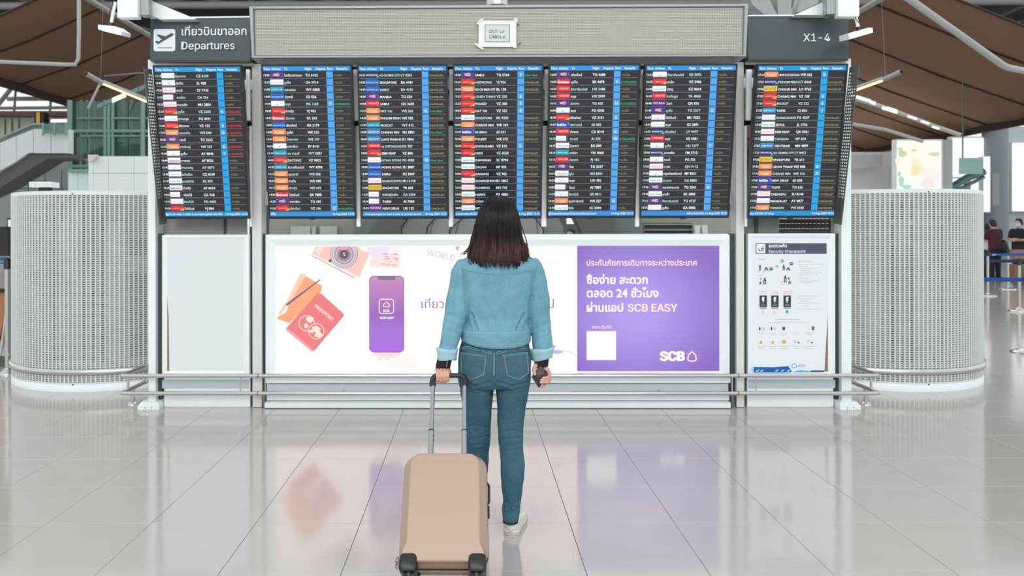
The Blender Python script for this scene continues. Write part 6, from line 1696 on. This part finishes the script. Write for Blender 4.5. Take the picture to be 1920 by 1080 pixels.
# --- hair
M_hair = mat('dark_brown_hair', (30, 20, 20), rough=.32, spec=.25)
nt = M_hair.node_tree; tcn = nt.nodes.new('ShaderNodeNewGeometry'); sx = nt.nodes.new('ShaderNodeSeparateXYZ'); mr = nt.nodes.new('ShaderNodeMapRange'); rp = nt.nodes.new('ShaderNodeValToRGB')
mr.inputs['From Min'].default_value = px2(0, 505, 3.58).z; mr.inputs['From Max'].default_value = px2(0, 365).z
rp.color_ramp.elements[0].color = lin((54, 36, 38)); rp.color_ramp.elements[1].color = lin((10, 8, 8)); e_ = rp.color_ramp.elements.new(.25); e_.color = lin((66, 44, 43)); e_ = rp.color_ramp.elements.new(.42); e_.color = lin((28, 19, 19))
oi = nt.nodes.new('ShaderNodeTexNoise'); oi.inputs['Scale'].default_value = 90; mx = nt.nodes.new('ShaderNodeMix'); mx.data_type = 'RGBA'; mx.blend_type = 'MULTIPLY'; mx.inputs[0].default_value = .8
mpn = nt.nodes.new('ShaderNodeMapping'); mpn.inputs['Scale'].default_value = (1, 1, .06); nt.links.new(tcn.outputs['Position'], mpn.inputs[0]); nt.links.new(mpn.outputs[0], oi.inputs[0])
nr2 = nt.nodes.new('ShaderNodeValToRGB'); nr2.color_ramp.elements[0].position = .35; nr2.color_ramp.elements[0].color = (.25, .25, .25, 1); nr2.color_ramp.elements[1].position = .68; nr2.color_ramp.elements[1].color = (2.1, 1.9, 1.9, 1)  # brown streaks, their contrast also paints gloss highlights into the colour
nt.links.new(oi.outputs[0], nr2.inputs[0]); nt.links.new(tcn.outputs['Position'], sx.inputs[0]); nt.links.new(sx.outputs['Z'], mr.inputs['Value']); nt.links.new(mr.outputs[0], rp.inputs[0])
nt.links.new(rp.outputs[0], mx.inputs[6]); nt.links.new(nr2.outputs[0], mx.inputs[7]); nt.links.new(mx.outputs[2], nt.nodes['Principled BSDF'].inputs['Base Color'])
# rows: pixel y, left px, right px, depth of the back, depth of the front
HR = [(366, 928, 941, .01), (368, 920, 949, .035), (373, 911, 957, .062), (382, 904, 964, .086), (395, 898.5, 970, .104), (409, 894, 974, .112), (424, 891, 977, .114), (440, 888, 978, .112), (455, 884, 983, .110), (468, 880, 988, .112), (480, 877, 991, .118), (492, 879, 990, .122), (503, 884, 986, .124)]
def hshell(phi, y, k=1.0):
    l, r, ry = interp(HR, y); a, c = px2(l, y, 3.66), px2(r, y, 3.66); cx = (a.x + c.x) / 2; rx = (c.x - a.x) / 2
    e = 2.25; s_, c_ = math.sin(phi), math.cos(phi)
    return Vector((cx + rx * k * math.copysign(abs(s_) ** (2 / e), s_), BY - .0 - ry * k * math.copysign(abs(c_) ** (2 / e), c_), a.z))
b = MB(); rings = []
PH = [math.radians(t) for t in np.linspace(-128, 128, 60)]
for y in list(np.linspace(366, 488, 34)):
    lim = math.radians(180 if y < 380 else 128)
    rings.append([hshell(t * lim / math.radians(128), y, .975) for t in PH])
b.loft(rings, caps=False, closed=False)
hs = b.build('hair', M_hair, wom)
b = MB(); R_ = random.Random(11)
CL = [(math.radians(-122 + 244 * (k + .5) / 62) + R_.gauss(0, .02), R_.uniform(-4, 3), R_.gauss(0, .05), R_.uniform(-.02, .035), R_.choice([0, 0, .03, .06])) for k in range(62)]
for i in range(1500):
    ck = R_.randrange(62); pc, dy, dph, dl, ou = CL[ck]
    phi = pc + R_.gauss(0, .045); ys = R_.choice([366.2, 367, 368, 370, 374, 380, 390, 405, 420]) + R_.uniform(0, 2)
    edge = abs(math.degrees(pc)) / 122
    ye = 499 + dy - 9 * edge ** 2 + (1.5 if abs(pc) < .7 else 0) + R_.gauss(0, 1.6)
    lift = R_.uniform(.975, 1.012); pts = []; rs = []; n = 14; w = R_.uniform(.0010, .0022); fr = R_.uniform(.4, 1.1); ph_ = R_.uniform(0, 6.28); conv = R_.uniform(.3, .9)
    out = ou if edge > .45 else 0
    for k in range(n):
        t = k / (n - 1); y = ys + (ye - ys) * t; c2 = conv * max(0, t - .45) ** 1.3 * 1.9
        p = hshell(phi + (pc - phi) * min(1, c2) + dph * t * t + .012 * t * math.sin(fr * 6.28 * t + ph_), y, lift + dl * t ** 2 + out * max(0, t - .55) + .006 * math.sin(4 * t + ph_))
        pts.append(p); rs.append(w * (.6 + .4 * math.sin(PI * min(1, t * 1.2 + .1))) * (1 if t < .88 else max(.10, (1 - t) / .12)))
    b.tube(pts, rs, seg=5, caps=False)
# loose strands lying out on the shoulders
for pts in ([(886, 440), (880, 462), (872, 473), (863, 477.5)], [(888, 450), (881, 466), (874, 475), (867, 478)], [(985, 455), (991, 472), (992, 482), (997, 484.5)], [(986, 470), (990, 483), (985, 489), (992, 490)], [(880, 478), (878, 490), (884, 497)], [(891, 420), (884, 446), (880, 470)], [(978, 424), (988, 452), (991, 474), (988, 482)], [(882, 462), (876, 470), (866, 474)]):
    q = [P(x, y, 3.60) for x, y in pts]
    for k in range(5):
        d = [Vector((R_.uniform(-.003, .003), R_.uniform(-.01, .01), R_.uniform(-.003, .003))) for _ in q]
        pp = []
        for i in range(len(q) - 1):
            for t in (0, .33, .66): pp.append((q[i] + d[i]).lerp(q[i + 1] + d[i + 1], t))
        pp.append(q[-1] + d[-1]); b.tube(pp, [.0011] * (len(pp) - 2) + [.0007, .0003], seg=5, caps=False)
b.build('hair_strands', M_hair, hs, kind='stuff')
b = MB(); q = [hshell(.0, y, 1.012) for y in (367.5, 370, 374)]; q = [p + Vector((.002, 0, 0)) for p in q]
b.tube(q, [.0012, .002, .0006], seg=6); b.build('parting', mat('scalp', (120, 96, 86), rough=.7), hs)

# --- shoes
M_shoe = mat('off_white_canvas', (222, 218, 208), rough=.7, var=.03, vscale=30); M_sole = mat('off_white_rubber', (212, 206, 194), rough=.5)
def shoe(hx_, hy_, ang, lift=0.0):
    ca, sa = math.cos(ang), math.sin(ang); LN = .245
    def L(x, y, z): return Vector((hx_ + x * ca + y * sa, hy_ - x * sa + y * ca, z + lift))
    WT = [(0, .0365), (.05, .036), (.10, .037), (.15, .043), (.19, .046), (.22, .042), (.245, .034)]; HT_ = [(0, .074), (.02, .076), (.05, .074), (.09, .078), (.13, .066), (.17, .052), (.21, .045), (.245, .032)]
    def w_(y): # rounded at both ends
        w = interp(WT, y)[0]; r = .030
        if y < r: w *= math.sqrt(max(0, 1 - ((r - y) / r) ** 2)) * .75 + .25 * (y / r)
        r = .05
        if y > LN - r: w *= math.sqrt(max(0, 1 - ((y - LN + r) / r) ** 2))
        return max(w, .001)
    ys = [LN * (.5 - .5 * math.cos(PI * k / 22)) for k in range(23)]
    b = MB(); rings = []
    for y in ys:
        w, h = w_(y), interp(HT_, y)[0]; ring = []
        if y > LN - .03: h = .022 + (h - .022) * max(.15, (LN - y) / .03)
        for k in range(24):
            a = 2 * PI * k / 24; z = .5 + .5 * math.sin(a); z = .018 + (h - .018) * z ** .8; x = w * math.copysign(abs(math.cos(a)) ** .7, math.cos(a))
            q = max(0, (z - .03) / .06); ring.append(L(x * (.97 - .13 * q), y + (.014 * q * max(0, 1 - y / .05)), z))
        rings.append(ring)
    b.loft(rings); sh_ = b.build('shoe', M_shoe, wom)
    b = MB(); o = [(w_(y) * 1.06, y) for y in ys] + [(-w_(y) * 1.06, y) for y in reversed(ys[1:-1])]
    o = [(x, y + (-.003 if y < .04 else .003 if y > .2 else 0)) for x, y in o]
    b.loft([[L(x, y, .0) for x, y in o], [L(x * 1.02, y, .004) for x, y in o], [L(x, y, .028) for x, y in o], [L(x * .9, y * .98 + .002, .029) for x, y in o]]); so = b.build('sole', M_sole, wom)
    b = MB(); b.tube([L(x * 1.03, y - (.0015 if y < .05 else 0), .010) for x, y in o] + [L(o[0][0] * 1.03, o[0][1] - .0015, .010)], .0010, seg=5, caps=False); b.tube([L(x * 1.01, y, .0265) for x, y in o] + [L(o[0][0] * 1.01, o[0][1], .0265)], .0008, seg=5, caps=False); b.build('sole_line', mat('grey_sole_line', (150, 142, 134), rough=.7), so, kind='stuff')
    b = MB()
    for k in range(5): b.box(*(L(-.009 + .004 * k, -.004, .017).x + d for d in (0, .0024)), L(0, -.0045, 0).y, L(0, -.0035, 0).y, .016, .0195)
    b.build('heel_print', M_dsteel, so, kind='stuff')
hp = P(956, 1003, 3.575)
shoe(P(957, 1000, 3.585).x, 3.562, math.radians(13)); shoe(P(892, 900, 3.9).x, 3.875, math.radians(-8))

# --- the phone she holds
phn = thing('phone', 'dark brown phone held in the right hand of the woman', 'phone', tuple(P(1012, 704, 3.6)))
A_, B_, C_, D_ = P(996.8, 706.5, 3.602), P(1010.8, 729, 3.598), P(1028.3, 699.0, 3.598), P(1012.5, 684.5, 3.612)
def rq(A, B, Cc, D, r, n=4):
    cs = [A, B, Cc, D]; out = []
    for i in range(4):
        p, a, c = cs[i], cs[i - 1], cs[(i + 1) % 4]; d1 = (a - p).normalized() * r; d2 = (c - p).normalized() * r
        for k in range(n + 1):
            t = k / n; out.append((p + d1).lerp(p, t).lerp(p.lerp(p + d2, t), t))
    return out
o = rq(A_, B_, C_, D_, .010); cen = sum(o, Vector()) / len(o)
b = MB(); b.loft([[cen + (p - cen) * .97 for p in o], [p + Vector((0, .0015, 0)) for p in o], [p + Vector((0, .008, 0)) for p in o], [cen + (p - cen) * .97 + Vector((0, .0095, 0)) for p in o]]); b.build('case', mat('dark_brown_case', (62, 48, 48), rough=.45), phn)
b = MB(); q = C_.lerp(D_, .22) + (cen - C_.lerp(D_, .22)) * .16; b.tube([q + Vector((0, -.0012, 0)), q + Vector((0, .001, 0))], .005, seg=12); b.build('camera_lens', M_black, phn)

# ------------------------------------------------------------------ people far behind
def far_person(px, Yd, label, h=1.68, face=0.0, shirt=(70, 30, 40), pants=(40, 40, 48), hair=(28, 24, 24), lean=0.0, arms='down', long_hair=False, mask=False, bag=False):
    p0 = P(px, 500, Yd); x0 = p0.x; root = thing('person', label, 'person', (x0, Yd, 0))
    ca, sa = math.cos(face), math.sin(face); k = h / 1.68
    def L(x, y, z):
        x += 0; y += lean * max(0, z - .95); x *= k; y *= k; z *= k
        return Vector((x0 + x * ca - y * sa, Yd + x * sa + y * ca, z))
    def ring(z, cx, cy, rx, ry, n=20):
        return [L(cx + rx * math.cos(2 * PI * i / n), cy + ry * math.sin(2 * PI * i / n), z) for i in range(n)]
    ms = mat('shirt_%d_%d_%d' % shirt, shirt, rough=.85); mp_ = mat('trousers_%d_%d' % pants[:2], pants, rough=.85); mh = mat('hair_%d' % hair[0], hair, rough=.6)
    b = MB()  # body
    hd = [(1.68, .02, .02), (1.665, .05, .06), (1.63, .07, .088), (1.58, .075, .095), (1.53, .068, .085), (1.49, .055, .068), (1.455, .03, .04)]
    b.loft([ring(z, 0, .02, rx, ry) for z, rx, ry in hd]); b.tube([L(0, .01, 1.5), L(0, 0, 1.38)], .05, seg=12)
    b.tube([L(0, .105, 1.57), L(0, .125, 1.54)], .012, seg=8, round_ends=True)
    b.loft([ring(z, 0, 0, rx, ry) for z, rx, ry in ((1.40, .08, .06), (1.34, .15, .08), (1.1, .12, .08), (.9, .13, .09))])
    sh = []
    for s in (-1, 1):
        if arms == 'down': pts = [L(s * .18, 0, 1.35), L(s * .23, -.02, 1.1), L(s * .24, .06, .86), L(s * .235, .08, .79)]
        elif arms == 'crossed': pts = [L(s * .18, 0, 1.35), L(s * .22, .04, 1.12), L(s * -.02, .20, 1.12 + s * .02), L(s * -.09, .19, 1.14)]
        else: pts = [L(s * .18, 0, 1.35), L(s * .24, .06, 1.12), L(s * .15, .28, 1.05), L(s * .11, .34, 1.06)]
        b.tube(pts, [.05, .042, .032, .024], seg=10, round_ends=True); sh.append((pts, s))
        e = pts[-1]; d = (pts[-1] - pts[-2]).normalized()
        for j in range(4): b.tube([e, e + d * .05 + L(0, 0, 0) * 0 + Vector((.012 * (j - 1.5), 0, 0)), e + d * .085 + Vector((.013 * (j - 1.5), 0, -.012))], [.010, .009, .007], seg=6, round_ends=True)
        b.tube([e, e + d * .03 + Vector((s * -.03, 0, -.01))], .009, seg=6, round_ends=True)
        b.tube([L(s * .085, 0, .9), L(s * .09, .01, .48), L(s * .095, 0, .08)], [.07, .05, .035], seg=12)
    link_mesh(remesh(b, .012, 2), 'body', mat('far_skin', (206, 156, 132), rough=.6), root)
    b = MB(); b.loft([ring(z, 0, 0, rx, ry) for z, rx, ry in ((1.43, .07, .07), (1.40, .12, .09), (1.36, .185, .11), (1.28, .20, .125), (1.1, .185, .125), (.95, .19, .13), (.86, .195, .135))])
    for pts, s in sh: b.tube([pts[0], pts[0].lerp(pts[1], .75)], [.078, .068], seg=12, round_ends=True)
    link_mesh(remesh(b, .015, 2), 'shirt', ms, root)
    b = MB(); b.loft([ring(z, 0, 0, rx, ry) for z, rx, ry in ((.93, .165, .115), (.84, .18, .13), (.78, .175, .12))])
    for s in (-1, 1): b.tube([L(s * .09, 0, .84), L(s * .095, .01, .48), L(s * .10, 0, .07)], [.092, .072, .058], seg=14)
    link_mesh(remesh(b, .015, 2), 'trousers', mp_, root)
    b = MB(); hr_ = [(1.695, .02, .02, 0), (1.685, .055, .065, -.005), (1.65, .078, .095, -.01), (1.59, .084, .098, -.02), (1.53, .078, .08, -.035), (1.50 if not long_hair else 1.34, .06, .05, -.05)]
    b.loft([ring(z, 0, .02 + d, rx, ry) for z, rx, ry, d in hr_]); b.build('hair', mh, root)
    for s in (-1, 1):
        b = MB(); b.loft([[L(s * .10 + x, y, z) for x, y in ((-.045, -.10), (.045, -.10), (.05, .06), (.035, .15), (-.035, .15), (-.05, .06))] for z in (0.0, .05, .075)], smooth=False); b.build('shoe', M_black, root)
    if mask:
        b = MB(); b.loft([ring(z, 0, .028, rx, ry) for z, rx, ry in ((1.555, .072, .098), (1.52, .068, .096), (1.48, .05, .075))], caps=False); b.build('face_mask', mat('white_mask', (206, 210, 212), rough=.8), root)
    if bag:
        b = MB(); b.tube([L(.22, -.05, 1.02), L(.24, -.05, .82)], [.10, .12], seg=14, round_ends=True); b.build('shoulder_bag', M_black, root)
    return root
far_person(1866, 21.0, 'man in a dark red shirt standing with his back turned beyond the queue belts', 1.66, face=0.15, shirt=(72, 28, 44), pants=(30, 30, 40), lean=.12, arms='reach', bag=True)
far_person(1852, 21.9, 'person in a white top half hidden by the man in the dark red shirt', 1.56, face=-1.2, shirt=(214, 210, 214), pants=(60, 58, 62), arms='down')
far_person(1911, 20.3, 'man in a black shirt with crossed arms at the far right counter', 1.68, face=1.9, shirt=(26, 26, 30), pants=(38, 44, 62), arms='crossed', mask=True)
far_person(1071, 13.9, 'person whose head shows in the gap under the fifth screen', 1.44, face=2.6, shirt=(150, 90, 100), pants=(60, 58, 62), arms='down')
bpy.data.objects.remove(_to)
for _o in bpy.data.objects:
    if '_o' in _o: del _o['_o']
